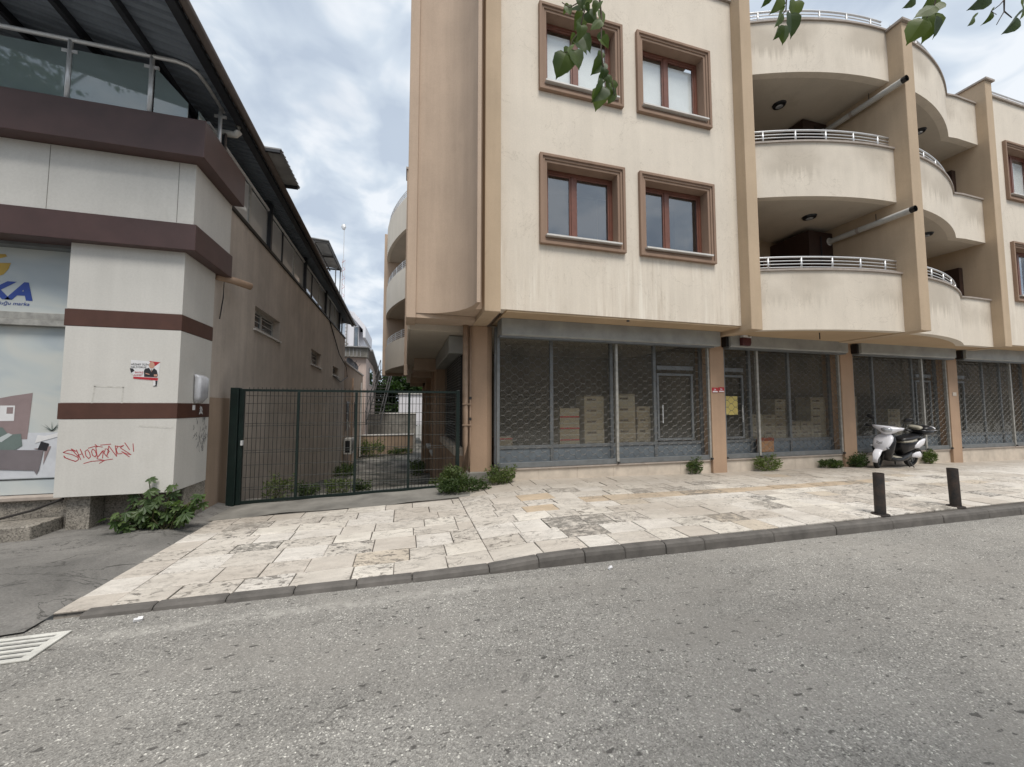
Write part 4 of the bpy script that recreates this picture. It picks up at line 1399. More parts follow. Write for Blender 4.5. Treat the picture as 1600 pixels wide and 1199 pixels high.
b = MB(); b.prism([(4.78, rfz(4.78) - .06), (20.35, rfz(20.35) - .06), (20.35, rfz(20.35) + .05), (4.78, rfz(4.78) + .05)], -2.62, -2.52, 'x'); b.build('eave_beam', M['beam'], S)
MB().tube([(-2.46, 4.72, rfz(4.72) + .02), (-2.46, 20.4, rfz(20.4) + .02)], .055, 10).build('gutter', M['gutter'], S, smooth=True)
b = MB(); b.prism([(-2.5, 6.08), (-2.5, 6.20), (-10, 7.70), (-10, 7.58)], 4.72, 4.76, 'y'); b.build('roof_fascia', M['gutter'], S)
MB().tube([(-3.05, 6.75, 5.88), (-2.72, 6.75, 5.88), (-2.64, 6.75, 5.88), (-2.60, 6.75, 5.93), (-2.60, 6.75, 6.02)], .05, 10).build('gutter_elbow', M['pvc'], S, smooth=True)
MB().tube([(-2.80, 6.75, 4.9), (-2.80, 6.75, 5.85)], .03, 8).build('roof_post', M['beam'], S)
MB().tube([(-2.76, 6.72, 5.0), (-2.76, 6.72, 5.85)], .02, 8).build('roof_post', M['gutter'], S)
b = MB()
for k in range(9):
    y0 = 7.3 + k * .14
    b.box(-2.62, -2.16, y0, y0 + .1, 6.10, 6.115); b.box(-2.62, -2.16, y0 + .1, y0 + .14, 6.12, 6.135)
b.box(-2.615, -2.165, 7.3, 8.56, 6.092, 6.0995)
b.build('awning_sheet', M['corr'], S)
MB().box(-2.62, -2.18, 7.3, 7.35, 6.04, 6.09).build('awning_bar', M['beam'], S)
MB().box(-2.62, -2.18, 8.45, 8.5, 6.04, 6.09).build('awning_bar', M['beam'], S)
# stub pipe and cable
MB().tube([(-2.9, 6.95, 3.66), (-2.72, 7.15, 3.66), (-2.55, 7.35, 3.64)], .06, 12).build('overflow_pipe', M['pipebrown'], S, smooth=True)
MB().tube([(-2.89, 7.02, 4.85), (-2.85, 7.06, 4.3), (-2.84, 7.10, 3.8), (-2.84, 7.09, 3.35), (-2.86, 7.05, 3.0)], .009, 6).build('loose_cable', M['cable'], S)
MB().tube([(-2.88, 16.2, 4.95), (-2.84, 18.3, 3.95), (-2.8, 20.2, 3.55), (-2.8, 20.6, 3.1), (-2.85, 19.0, 2.75), (-2.88, 17.2, 2.9)], .02, 6).build('loose_cable', M['cable'], S)
# wall box, stickers and marks on the side of the pier
bx = thing('meter_cover', 'scuffed translucent plastic cover screwed to the white pier side', 'cover box', (-2.86, 6.45, 1.7))
b = MB(); b.loft([((-2.84, 6.48, 1.66), .02, .09, (1, 0, 0), (0, 1, 0)), ((-2.81, 6.48, 1.74), .045, .12, (1, 0, 0), (0, 1, 0)), ((-2.81, 6.48, 2.02), .045, .125, (1, 0, 0), (0, 1, 0)), ((-2.84, 6.48, 2.06), .018, .12, (1, 0, 0), (0, 1, 0))], 16, 5)
b.build('cover', plain('scuffed_plastic', (.46, .47, .50), .25, 0, .15, 14), bx, smooth=True)
MB().box(-2.858, -2.852, 6.62, 6.66, 1.82, 1.90).build('sticker', M['ink'], bx)
MB().box(-2.858, -2.852, 6.62, 6.66, 1.77, 1.815).build('sticker', M['blueprint'], bx)
MB().box(-2.853, -2.851, 6.36, 6.43, 1.56, 1.63).build('label', M['paper'], bx)

# graffiti: pen strokes as flat ribbons on the cladding
def stroke(mbx, pts, w, y, xplane=None):
    for (a, c) in zip(pts, pts[1:]):
        d = Vector((c[0] - a[0], c[1] - a[1])); l = d.length
        if l < 1e-6: continue
        n_ = Vector((-d.y, d.x)) / l * w; e_ = d / l * w * .5
        q = [(a[0] - e_.x + n_.x, a[1] - e_.y + n_.y), (a[0] - e_.x - n_.x, a[1] - e_.y - n_.y), (c[0] + e_.x - n_.x, c[1] + e_.y - n_.y), (c[0] + e_.x + n_.x, c[1] + e_.y + n_.y)]
        if xplane is None:
            mbx.add([(p[0], y, p[1]) for p in q], [(0, 1, 2, 3)])
        else:
            mbx.add([(xplane, p[0], p[1]) for p in q], [(0, 1, 2, 3)])
        y -= .00002
        if xplane is not None: xplane += .00002


def gpx(p):   # enlarged sketch coordinates -> wall metres
    return (-4.135 + (p[0] / 11.43) * .00652, 1.415 - (p[1] / 11.43) * .00785)


SK = [[(250, 530), (330, 490), (470, 515), (380, 470), (520, 620)], [(250, 530), (400, 570), (500, 620), (520, 660), (470, 695), (360, 655), (280, 620), (265, 590), (300, 625), (400, 670), (470, 690)],
      [(470, 490), (555, 665)], [(535, 480), (610, 635)], [(500, 590), (570, 560)],
      [(660, 490), (620, 520), (640, 600), (690, 650), (720, 620), (700, 550), (660, 490)], [(750, 480), (730, 520), (750, 590), (800, 625), (820, 580), (790, 510), (750, 480)],
      [(670, 465), (800, 430), (915, 450)], [(785, 400), (830, 440), (800, 450), (835, 620)], [(920, 520), (835, 640), (900, 560), (935, 510), (930, 650)], [(830, 655), (960, 690), (1110, 670)], [(610, 735), (740, 700), (970, 690), (880, 740)],
      [(970, 480), (950, 560), (990, 610), (1030, 640)], [(990, 480), (1040, 530), (1000, 600)], [(1010, 600), (1025, 430), (1175, 625), (1140, 430)], [(1140, 440), (1190, 440), (1160, 500), (1190, 580), (1270, 575)],
      [(1200, 450), (1290, 430), (1230, 470), (1430, 600), (1340, 580), (1260, 540), (1405, 640)], [(1305, 380), (1400, 510)], [(1455, 400), (1475, 545)], [(880, 415), (1060, 400)]]
b = MB()
for s_ in SK: stroke(b, [gpx(p) for p in s_], .0042, 5.9985)
b.build('graffiti', M['redpen'], S, label='red marker scrawl reading SHOOKONES!')
rg = random.Random(3)
for k in range(26):
    b = MB()
    y0_, z0_ = rg.uniform(6.45, 6.78), rg.uniform(1.0, 1.42)
    pts = [(y0_, z0_)]
    for j in range(4): pts.append((pts[-1][0] + rg.uniform(-.05, .05), pts[-1][1] + rg.uniform(-.07, .07)))
    stroke(b, pts, .004, 0, XF + .0015)
    b.build('graffiti', M['greypen'], S, label='faint grey pen scribble')
b = MB()
stroke(b, [(6.6 + .05 * math.cos(k * 2.2), 1.555 + .06 * math.sin(k * 1.7)) for k in range(12)], .004, 0, XF + .0065)
b.build('graffiti', M['paper'], S, label='white pen scribble on the brown stripe')
# tape residue of an old sign
b = MB()
stroke(b, [(-3.73, 1.86), (-3.44, 1.85)], .008, 5.9985); stroke(b, [(-3.73, 1.86), (-3.76, 1.49)], .008, 5.9985); stroke(b, [(-3.44, 1.85), (-3.45, 1.5)], .008, 5.9985)
stroke(b, [(-3.25, 1.36), (-3.1, 1.345), (-3.0, 1.34), (-2.93, 1.33), (-2.89, 1.345)], .009, 5.9985)
b.build('tape_residue', plain('old_tape', (.54, .525, .485), .7, 0, .25, 20), S)
# poster
po = thing('campaign_poster', 'torn red and white poster of a man in a dark suit on the white pier', 'poster', (-3.2, 5.998, 2.05))
PY = 5.9985


def pf(name, pts, m, l):
    b = MB(); b.prism(pts, PY - .0008 * l - .0004, PY - .0008 * l, 'y'); return b.build(name, m, po)


def pp(p): return (-3.485 + p[0] / 7.493 * .00672, 2.353 - p[1] / 7.493 * .0080)


pf('sheet', [pp(p) for p in ((120, 140), (465, 158), (450, 385), (445, 450), (400, 460), (395, 385), (160, 368), (155, 310), (120, 300))], M['paper'], 1)
pf('red_corner', [pp(p) for p in ((330, 150), (468, 160), (405, 210))], M['red'], 2)
pf('red_strip', [pp(p) for p in ((158, 340), (450, 352), (447, 385), (160, 366))], M['red'], 2)
pf('suit', [pp(p) for p in ((278, 270), (290, 245), (335, 232), (370, 275), (395, 235), (430, 260), (447, 320), (440, 345), (285, 340))], M['ink'], 3)
pf('shirt', [pp(p) for p in ((345, 236), (390, 236), (370, 285))], M['paper'], 4)
pf('tie', [pp(p) for p in ((363, 250), (377, 250), (375, 285), (368, 285))], M['mahogany'], 5)
pf('face', [pp((368 + 34 * math.cos(k * .5236), 200 + 42 * math.sin(k * .5236))) for k in range(12)], M['skin'], 4)
pf('hands', [pp(p) for p in ((298, 292), (350, 308), (345, 316), (300, 305))], M['skin'], 4)
pf('hands', [pp(p) for p in ((398, 310), (440, 308), (440, 335), (402, 335))], M['skin'], 4)
pf('dark_corner', [pp(p) for p in ((112, 240), (150, 245), (168, 270), (130, 298))], M['ink'], 3)
pf('dark_corner', [pp(p) for p in ((420, 386), (446, 388), (440, 452), (392, 456), (425, 440))], M['ink'], 3)
text('HİZMET İÇİN', .030, (*pp((122, 203))[:1], PY - .003, pp((0, 203))[1]), M['ink'], po, 'lettering')
text('GELİYORUZ', .030, (*pp((122, 236))[:1], PY - .003, pp((0, 236))[1]), M['ink'], po, 'lettering')
text('SAVAŞ', .030, (*pp((172, 298))[:1], PY - .003, pp((0, 298))[1]), M['red'], po, 'lettering')
text('AHMET', .030, (*pp((158, 332))[:1], PY - .003, pp((0, 332))[1]), M['red'], po, 'lettering')

# ================================================================== the gate
G = thing('wire_gate', 'dark green wire mesh gate with four bays closing the alley', 'gate', (-.85, 7.3, .05))
gb = lambda x: interp(x, [(-2.7, .04), (1.0, .14)])
b = MB(); b.box(-2.74, -2.62, 7.24, 7.38, -.05, 1.92); b.build('gate_post', M['green'], G, bevel=.006)
MB().box(-2.615, -2.55, 7.27, 7.33, .02, 1.90).build('gate_stile', M['green'], G, bevel=.004)
b = MB(); b.box(.93, 1.0, 7.26, 7.34, 0.0, 1.92); b.build('gate_post', M['green'], G, bevel=.006)
xs_ = [-2.55, -1.75, -.83, .075, .93]
for xx in xs_[1:-1]:
    MB().box(xx - .02, xx + .02, 7.28, 7.32, gb(xx) + .03, 1.86).build('gate_stile', M['green'], G, bevel=.003)
b = MB()
b.add([(x, yy, z) for x in (-2.55, .93) for (yy, z) in ((7.28, 1.862), (7.32, 1.862), (7.32, 1.90), (7.28, 1.90))], [(0, 1, 2, 3), (7, 6, 5, 4), (0, 4, 5, 1), (1, 5, 6, 2), (2, 6, 7, 3), (3, 7, 4, 0)])
b.build('top_rail', M['green'], G)
b = MB()
b.add([(x, yy, gb(x) + z) for x in (-2.55, .93) for (yy, z) in ((7.28, -.012), (7.32, -.012), (7.32, .028), (7.28, .028))], [(0, 1, 2, 3), (7, 6, 5, 4), (0, 4, 5, 1), (1, 5, 6, 2), (2, 6, 7, 3), (3, 7, 4, 0)])
b.build('bottom_rail', M['green'], G)
for xa, xb in zip(xs_, xs_[1:]):
    b = MB()
    nn = int((xb - xa) / .058)
    for k in range(1, nn):
        x = xa + (xb - xa) * k / nn
        b.tube([(x, 7.30, gb(x) + .02), (x, 7.30, 1.93)], .0042, 4, False)
    z = .22
    for z in (.25, .29, .45, .65, .85, .89, 1.09, 1.29, 1.33, 1.5, 1.66, 1.79):
        b.tube([(xa + .02, 7.306 - (.012 if z in (.29, .89, 1.33) else 0), z), (xb - .02, 7.306 - (.012 if z in (.29, .89, 1.33) else 0), z)], .0042, 4, False)
    stuff(b.build('wire_panel', M['wire'], G))
MB().box(-2.56, -2.53, 7.22, 7.27, .98, 1.06).build('latch', M['steel'], G)

# ================================================================== scooter
SC = thing('motor_scooter', 'white and black motor scooter with a rear box parked against the shop plinth', 'scooter', (11.95, 6.86, .085))


def build_scooter():
    th = R(181)                 # heading: towards -X and a little towards the road
    ux = Vector((math.cos(th), math.sin(th), 0)); uy = Vector((-math.sin(th), math.cos(th), 0)); uz = Vector((0, 0, 1))
    O = Vector((11.95, 6.88, .09))

    LE = R(8)

    def T(p): return O + ux * p[0] + uy * (p[1] * math.cos(LE) + p[2] * math.sin(LE)) + uz * (p[2] * math.cos(LE) - p[1] * math.sin(LE))

    def steerrot(v):
        a = .38; x, y = v[0] - .40, v[1]
        return (.40 + x * math.cos(a) - y * math.sin(a), x * math.sin(a) + y * math.cos(a), v[2])

    def put(mbx, name, mat, par=SC, smooth=True, bevel=0):
        st_ = name in ('headset', 'headlight', 'grip', 'brake_lever', 'mirror')
        q = MB(); q.v = [tuple(T(steerrot(v) if st_ else v)) for v in mbx.v]; q.f = mbx.f
        return q.build(name, mat, par, smooth, bevel)

    def xsec(x, z, hw, hz, y=0, tilt=0):
        return ((x, y, z), hw, hz, (0, 1, 0), (math.sin(tilt), 0, math.cos(tilt)))

    def wheel(name, cx, r, w, steer=0.0):
        b = MB()
        n = 28; prof = [(r * .66, -w / 2), (r * .86, -w * .56), (r * .97, -w * .35), (r, 0), (r * .97, w * .35), (r * .86, w * .56), (r * .66, w / 2)]
        cs, sn = math.cos(steer), math.sin(steer)
        vs = []; fs = []
        for k in range(n):
            a = 2 * math.pi * k / n
            for (rr, yy) in prof:
                lx, lz = rr * math.cos(a), rr * math.sin(a)
                vs.append((cx + lx * cs - yy * sn, lx * sn + yy * cs, r + lz))
        m_ = len(prof)
        for k in range(n):
            for j in range(m_):
                fs.append((k * m_ + j, ((k + 1) % n) * m_ + j, ((k + 1) % n) * m_ + (j + 1) % m_, k * m_ + (j + 1) % m_))
        b.add(vs, fs)
        w_ = put(b, name, M['rubber'])
        b = MB()
        b.tube([(cx - .035 * -sn * 1, -.035 * cs, r), (cx + .035 * -sn, .035 * cs, r)], r * .2, 14)
        for k in range(5):
            a = 2 * math.pi * k / 5 + .3
            b.obox((cx + r * .42 * math.cos(a) * cs, r * .42 * math.cos(a) * sn, r + r * .42 * math.sin(a)), r * .55, .03, .045, (0, -a, steer))
        b.tube([(cx + r * .66 * math.cos(k * .2618) * cs, r * .66 * math.cos(k * .2618) * sn, r + r * .66 * math.sin(k * .2618)) for k in range(25)], .014, 6, False)
        put(b, 'rim', M['alu'], w_, False)
        return w_

    st = .32
    wheel('front_wheel', .62, .225, .085, st)
    wheel('rear_wheel', -.60, .225, .095)
    cs, sn = math.cos(st), math.sin(st)
    # fork legs
    for s in (-1, 1):
        b = MB(); b.tube([(.62 - .075 * s * sn, .075 * s * cs, .215), (.50, .06 * s, .62)], .02, 8); put(b, 'fork_leg', M['black'])
    # front mudguard
    b = MB(); secs = []
    for k in range(9):
        a = R(-8 + k * 21)
        cx, cz = .62 + .26 * math.cos(a) * cs, .215 + .255 * math.sin(a)
        secs.append(((cx, .26 * math.cos(a) * sn, cz), .075 if 1 < k < 7 else .05, .02, (-sn, cs, 0), (math.cos(a), 0, math.sin(a))))
    b.loft(secs, 12, 2.5); put(b, 'front_mudguard', M['scooterwhite'])
    # front shield: black inner body and white nose
    b = MB(); b.loft([xsec(.40, .22, .13, .05), xsec(.46, .36, .19, .07), xsec(.47, .55, .22, .08), xsec(.42, .74, .20, .07), xsec(.36, .88, .12, .05), xsec(.34, .93, .07, .04)], 18, 2.6)
    b = MB()
    b.loft([((.38, 0, .20), .05, .12, (1, 0, 0), (0, 1, 0)), ((.47, 0, .34), .10, .19, (1, 0, 0), (0, 1, 0)), ((.49, 0, .52), .11, .225, (1, 0, 0), (0, 1, 0)),
            ((.44, 0, .70), .09, .215, (1, 0, 0), (0, 1, 0)), ((.37, 0, .84), .07, .14, (1, 0, 0), (0, 1, 0)), ((.34, 0, .92), .05, .07, (1, 0, 0), (0, 1, 0))], 20, 2.5)
    put(b, 'leg_shield', M['black'])
    b = MB()
    b.loft([((.585, 0, .43), .03, .05, (1, 0, 0), (0, 1, 0)), ((.58, 0, .49), .06, .13, (1, 0, 0), (0, 1, 0)), ((.555, 0, .60), .07, .175, (1, 0, 0), (0, 1, 0)),
            ((.51, 0, .71), .07, .19, (1, 0, 0), (0, 1, 0)), ((.45, 0, .80), .06, .16, (1, 0, 0), (0, 1, 0)), ((.41, 0, .86), .04, .10, (1, 0, 0), (0, 1, 0))], 20, 3.2)
    nose = put(b, 'nose_panel', M['scooterwhite'])
    for k in range(2):
        b = MB(); b.tube([(.648 - .012 * k, -.06, .645 + .03 * k), (.652 - .012 * k, 0, .615 + .03 * k), (.648 - .012 * k, .06, .645 + .03 * k)], .008, 6); put(b, 'emblem_rib', M['alu'], nose)
    for s in (-1, 1):
        b = MB(); b.obox((.60, .15 * s, .54), .03, .09, .035, (0, 0, -.5 * s)); put(b, 'turn_signal', M['lens'], nose, False, .008)
    # headset
    b = MB()
    b.loft([((.37, -.30 * cs, 1.02), .03, .028, (1, 0, 0), (0, 0, 1)), ((.40, -.2, 1.0), .06, .05, (1, 0, 0), (0, 0, 1)), ((.43, -.08, .96), .10, .10, (1, 0, 0), (0, 0, 1)), ((.44, 0, .95), .115, .11, (1, 0, 0), (0, 0, 1)),
            ((.43, .08, .96), .10, .10, (1, 0, 0), (0, 0, 1)), ((.40, .2, 1.0), .06, .05, (1, 0, 0), (0, 0, 1)), ((.37, .30 * cs, 1.02), .03, .028, (1, 0, 0), (0, 0, 1))], 16, 2.4)
    hs = put(b, 'headset', M['scooterwhite'])
    b = MB(); b.loft([((.50, -.10, .975), .035, .03, (1, 0, -.3), (0.2, 0, 1)), ((.52, -.05, .97), .045, .055, (1, 0, -.3), (.2, 0, 1)), ((.525, 0, .965), .048, .06, (1, 0, -.3), (.2, 0, 1)), ((.52, .05, .97), .045, .055, (1, 0, -.3), (.2, 0, 1)), ((.50, .10, .975), .035, .03, (1, 0, -.3), (.2, 0, 1))], 14, 2.3)
    put(b, 'headlight', M['lens'], hs)
    b = MB(); b.tube([(.36, -.28, 1.0), (.33, -.40, 1.02)], .019, 10); put(b, 'grip', M['black'], hs)
    b = MB(); b.tube([(.36, .28, 1.0), (.33, .40, 1.02)], .019, 10); put(b, 'grip', M['black'], hs)
    for s in (-1, 1):
        b = MB(); b.tube([(.39, .27 * s, 1.0), (.43, .34 * s, 1.0), (.41, .43 * s, 1.0)], .009, 6); put(b, 'brake_lever', M['black'], hs)
        b = MB(); b.tube([(.37, .25 * s, 1.02), (.36, .27 * s, 1.16), (.35, .31 * s, 1.22)], .009, 6)
        b.loft([((.37, .26 * s, 1.22), .012, .03, (1, 0, 0), (0, 0, 1)), ((.36, .31 * s, 1.24), .02, .05, (1, 0, 0), (0, 0, 1)), ((.35, .38 * s, 1.255), .018, .048, (1, 0, 0), (0, 0, 1)), ((.345, .42 * s, 1.26), .01, .025, (1, 0, 0), (0, 0, 1))], 12, 2.2)
        put(b, 'mirror', M['black'], hs)
    # floorboard and lower body
    b = MB(); b.loft([((.38, 0, .27), .14, .07, (0, 1, 0), (0, 0, 1)), ((.2, 0, .225), .17, .05, (0, 1, 0), (0, 0, 1)), ((0, 0, .22), .17, .05, (0, 1, 0), (0, 0, 1)), ((-.18, 0, .25), .16, .08, (0, 1, 0), (0, 0, 1)), ((-.4, 0, .33), .13, .09, (0, 1, 0), (0, 0, 1))], 16, 3.2)
    put(b, 'floorboard', M['black'])
    b = MB(); b.loft([((.22, 0, .285), .14, .012, (0, 1, 0), (0, 0, 1)), ((0, 0, .28), .145, .012, (0, 1, 0), (0, 0, 1))], 12, 4); put(b, 'floor_mat', M['beige'])
    # seat pedestal / rear body
    b = MB(); b.loft([((-.10, 0, .48), .11, .18, (0, 1, 0), (.25, 0, 1)), ((-.22, 0, .53), .15, .165, (0, 1, 0), (0, 0, 1)), ((-.42, 0, .57), .16, .14, (0, 1, 0), (0, 0, 1)), ((-.65, 0, .60), .15, .13, (0, 1, 0), (0, 0, 1)), ((-.84, 0, .66), .09, .07, (0, 1, 0), (0, 0, 1))], 18, 2.7)
    put(b, 'rear_body', M['black'])
    for s in (-1, 1):
        b = MB(); b.loft([((-.40, .155 * s, .54), .02, .03, (0, 1, 0), (0, 0, 1)), ((-.56, .155 * s, .60), .028, .10, (0, 1, 0), (0, 0, 1)), ((-.74, .14 * s, .66), .028, .085, (0, 1, 0), (0, 0, 1)), ((-.90, .09 * s, .73), .02, .03, (0, 1, 0), (0, 0, 1))], 12, 2.4)
        put(b, 'tail_panel', M['scooterwhite'])
        b = MB(); b.loft([((-.42, .10 * s, .30), .02, .03, (0, 1, 0), (0, 0, 1)), ((-.52, .13 * s, .33), .03, .07, (0, 1, 0), (0, 0, 1)), ((-.66, .13 * s, .33), .03, .085, (0, 1, 0), (0, 0, 1)), ((-.76, .12 * s, .30), .02, .05, (0, 1, 0), (0, 0, 1))], 12, 2.2)
        put(b, 'motor_cover', M['scooterwhite'])
    b = MB(); b.loft([((-.64, 0, .46), .06, .03, (0, 1, 0), (0, 0, 1)), ((-.82, 0, .44), .065, .02, (0, 1, 0), (.3, 0, 1)), ((-.95, 0, .32), .06, .02, (0, 1, 0), (.8, 0, .5))], 10, 2.6); put(b, 'rear_mudguard', M['black'])
    # seat
    b = MB(); b.loft([((-.02, 0, .70), .09, .03, (0, 1, 0), (0, 0, 1)), ((-.10, 0, .715), .14, .055, (0, 1, 0), (0, 0, 1)), ((-.30, 0, .735), .16, .055, (0, 1, 0), (0, 0, 1)), ((-.5, 0, .775), .155, .06, (0, 1, 0), (0, 0, 1)), ((-.72, 0, .80), .12, .045, (0, 1, 0), (0, 0, 1))], 16, 2.8)
    seat = put(b, 'seat', M['black'])
    b = MB(); b.loft([((-.06, 0, .665), .13, .035, (0, 1, 0), (0, 0, 1)), ((-.28, 0, .68), .172, .035, (0, 1, 0), (0, 0, 1)), ((-.46, 0, .71), .168, .035, (0, 1, 0), (0, 0, 1))], 16, 3.5); put(b, 'seat_side', M['beige'], seat)
    # grab rail and top box
    for s in (-1, 1):
        b = MB(); b.tube([(-.5, .14 * s, .74), (-.72, .13 * s, .82), (-.92, .09 * s, .84)], .013, 8); put(b, 'grab_rail', M['black'])
    b = MB(); b.loft([((-.70, 0, .90), .15, .055, (0, 1, 0), (0, 0, 1)), ((-.74, 0, .90), .19, .07, (0, 1, 0), (0, 0, 1)), ((-1.0, 0, .90), .20, .07, (0, 1, 0), (0, 0, 1)), ((-1.10, 0, .91), .14, .05, (0, 1, 0), (0, 0, 1))], 18, 3.6)
    tb = put(b, 'top_box', M['black'])
    b = MB(); b.loft([((-.69, 0, .975), .15, .02, (0, 1, 0), (0, 0, 1)), ((-.74, 0, .99), .2, .055, (0, 1, 0), (0, 0, 1)), ((-.92, 0, 1.0), .21, .065, (0, 1, 0), (0, 0, 1)), ((-1.05, 0, .985), .19, .05, (0, 1, 0), (0, 0, 1)), ((-1.14, 0, .965), .12, .02, (0, 1, 0), (0, 0, 1))], 18, 2.8)
    put(b, 'box_lid', M['black'], tb)
    b = MB(); b.loft([((-.98, 0, 1.0), .203, .058, (0, 1, 0), (0, 0, 1)), ((-1.07, 0, .99), .185, .052, (0, 1, 0), (0, 0, 1)), ((-1.17, 0, .967), .11, .022, (0, 1, 0), (0, 0, 1))], 18, 2.8); put(b, 'box_lid_end', M['scooterwhite'], tb)
    b = MB(); b.loft([((-.70, 0, .952), .17, .008, (0, 1, 0), (0, 0, 1)), ((-1.12, 0, .95), .19, .008, (0, 1, 0), (0, 0, 1))], 16, 4); put(b, 'box_seam', M['scooterwhite'], tb)
    b = MB(); b.loft([((-.60, 0, .98), .13, .03, (0, 1, 0), (.3, 0, 1)), ((-.66, 0, 1.02), .14, .045, (0, 1, 0), (.3, 0, 1))], 12, 2.6); put(b, 'backrest', M['beige'], tb)
    # stand
    b = MB(); b.tube([(-.30, .10, .22), (-.36, .22, .02), (-.42, .24, .005)], .011, 6); put(b, 'side_stand', M['rust'])
    b = MB(); b.tube([(-.25, -.14, .2), (-.34, -.16, .01)], .012, 6); b.tube([(-.25, .12, .2), (-.34, .14, .01)], .012, 6); put(b, 'centre_stand', M['rust'])


build_scooter()

# ================================================================== bollards
for (bx_, by_, tl, lab) in ((6.38, 3.86, -.02, 'black rust-flecked pipe bollard at the kerb, nearer of two'), (7.98, 3.86, .005, 'brown rusted pipe bollard at the kerb, farther of two')):
    z0 = gz(bx_, by_)
    t = thing('bollard', lab, 'bollard', (bx_, by_, z0), 'pipe bollards along the kerb')
    b = MB(); n = 24; r = .062; h = .565
    top = Vector((bx_ - tl, by_ + .01, z0 + h)); bot = Vector((bx_, by_, z0 - .02))
    vs = []; fs = []
    for (c, rr) in ((bot, r), (top, r), (top, r - .006), (top - Vector((0, 0, .06)), r - .008), (top - Vector((0, 0, .065)), .002)):
        for k in range(n):
            a = 2 * math.pi * k / n
            vs.append((c.x + rr * math.cos(a), c.y + rr * math.sin(a), c.z))
    for s_ in range(4):
        for k in range(n): fs.append((s_ * n + k, s_ * n + (k + 1) % n, (s_ + 1) * n + (k + 1) % n, (s_ + 1) * n + k))
    b.add(vs, fs)
    p = b.build('pipe', M['bollard'], t)
    for pl in p.data.polygons: pl.use_smooth = True
    mo = p.modifiers.new('es', 'EDGE_SPLIT'); mo.split_angle = R(40)
    b = MB(); b.tube([(bx_, by_, z0 - .012), (bx_, by_, z0 + .012)], [.105, .10], 24); b.build('base_plate', M['bollard'], t)


# ================================================================== plants
def leafcloud(mbx, c, rad, n, size, up=.3, rg=rnd, zmin=None, shape=2.0):
    c = Vector(c)
    k = 0
    while k < n:
        p = Vector((rg.uniform(-1, 1), rg.uniform(-1, 1), rg.uniform(-1, 1)))
        if p.length > 1: continue
        k += 1
        q = c + Vector((p.x * rad[0], p.y * rad[1], p.z * rad[2]))
        if zmin is not None and q.z < zmin: q.z = zmin + rg.uniform(0, .04)
        d = Vector((p.x + rg.uniform(-.6, .6), p.y + rg.uniform(-.6, .6), rg.uniform(-.5, .6) + up)).normalized()
        s = d.cross(Vector((rg.uniform(-1, 1), rg.uniform(-1, 1), rg.uniform(-1, 1))))
        if s.length < .1: continue
        s.normalize()
        l = size * rg.uniform(.6, 1.25); w = l / shape
        nn = d.cross(s)
        mbx.add([q, q + d * l * .35 + s * w * .5 + nn * l * .06, q + d * l, q + d * l * .35 - s * w * .5 + nn * l * .06, q + d * l * .45], [(0, 1, 4), (1, 2, 4), (0, 4, 3), (4, 2, 3)])


def weed(name, label, c, rad, n, size, stems=7, group=None, mat='weed'):
    t = thing(name, label, 'weed', c, group)
    b = MB(); ends = []
    for k in range(stems):
        a = rnd.uniform(0, 6.28); r = rnd.uniform(.3, .9)
        r = rnd.uniform(.4, 1.3)
        e = (c[0] + rad[0] * r * math.cos(a), c[1] + rad[1] * r * math.sin(a) * .9, c[2] + rad[2] * rnd.uniform(.9, 2.3))
        m_ = (lerp(c[0], e[0], .35), lerp(c[1], e[1], .35), lerp(c[2], e[2], .6))
        b.tube([(c[0] + rnd.uniform(-.3, .3) * rad[0], c[1], c[2] - .01), m_, e], [.006, .004, .002], 5)
        ends.append((m_, e))
    b.build('stem', M['stem'], t)
    b = MB()
    for m_, e in ends:
        for q in range(4):
            p = [lerp(m_[i], e[i], .3 + .25 * q) for i in range(3)]
            leafcloud(b, p, (.035, .035, .035), 5, size * rnd.uniform(.6, 1.1), zmin=c[2] + .01)
    leafcloud(b, (c[0], c[1], c[2] + rad[2] * .85), rad, n, size, zmin=c[2] + .01)
    for k in range(5):
        a = rnd.uniform(0, 6.28)
        leafcloud(b, (c[0] + rad[0] * .75 * math.cos(a), c[1] + rad[1] * .6 * math.sin(a), c[2] + rad[2] * rnd.uniform(.5, 1.6)), (rad[0] * .4, rad[1] * .4, rad[2] * .5), n // 7, size, zmin=c[2] + .01)
    stuff(b.build('leaves', M[mat], t))
    return t


WG = 'weeds growing along the building foot'
weed('weed_clump', 'largest leafy weed clump spilling over the paving beside the gate post', (1.02, 6.80, gz(1.02, 6.8)), (.42, .22, .13), 900, .055, 12, WG)
weed('weed_clump', 'leafy weed clump at the foot of the corner column', (1.75, 7.05, gz(1.75, 7.05)), (.26, .14, .16), 520, .05, 9, WG)
weed('weed_clump', 'bushy weed growing between gate post and column base', (.86, 7.12, gz(.86, 7.1)), (.22, .16, .22), 520, .055, 10, WG)
weed('weed_clump', 'small upright weed at the plinth below the first shop door', (6.15, 7.14, gz(6.15, 7.14)), (.19, .08, .15), 150, .06, 9, WG)
weed('weed_clump', 'wide bushy weed at the plinth below the second shop', (8.15, 7.1, gz(8.15, 7.1)), (.36, .12, .17), 420, .055, 9, WG)
weed('weed_clump', 'low grassy weed at the plinth left of the scooter', (10.15, 7.1, gz(10.2, 7.1)), (.36, .12, .10), 380, .06, 9, WG)
weed('weed_clump', 'dark weed clump beside the scooter front wheel', (10.95, 7.05, gz(10.9, 7.05)), (.32, .12, .16), 380, .06, 9, WG)
weed('weed_clump', 'small spiky weed at the plinth right of the scooter', (13.75, 7.12, gz(13.7, 7.1)), (.24, .08, .19), 170, .07, 9, WG)
AG = 'weeds behind the gate'
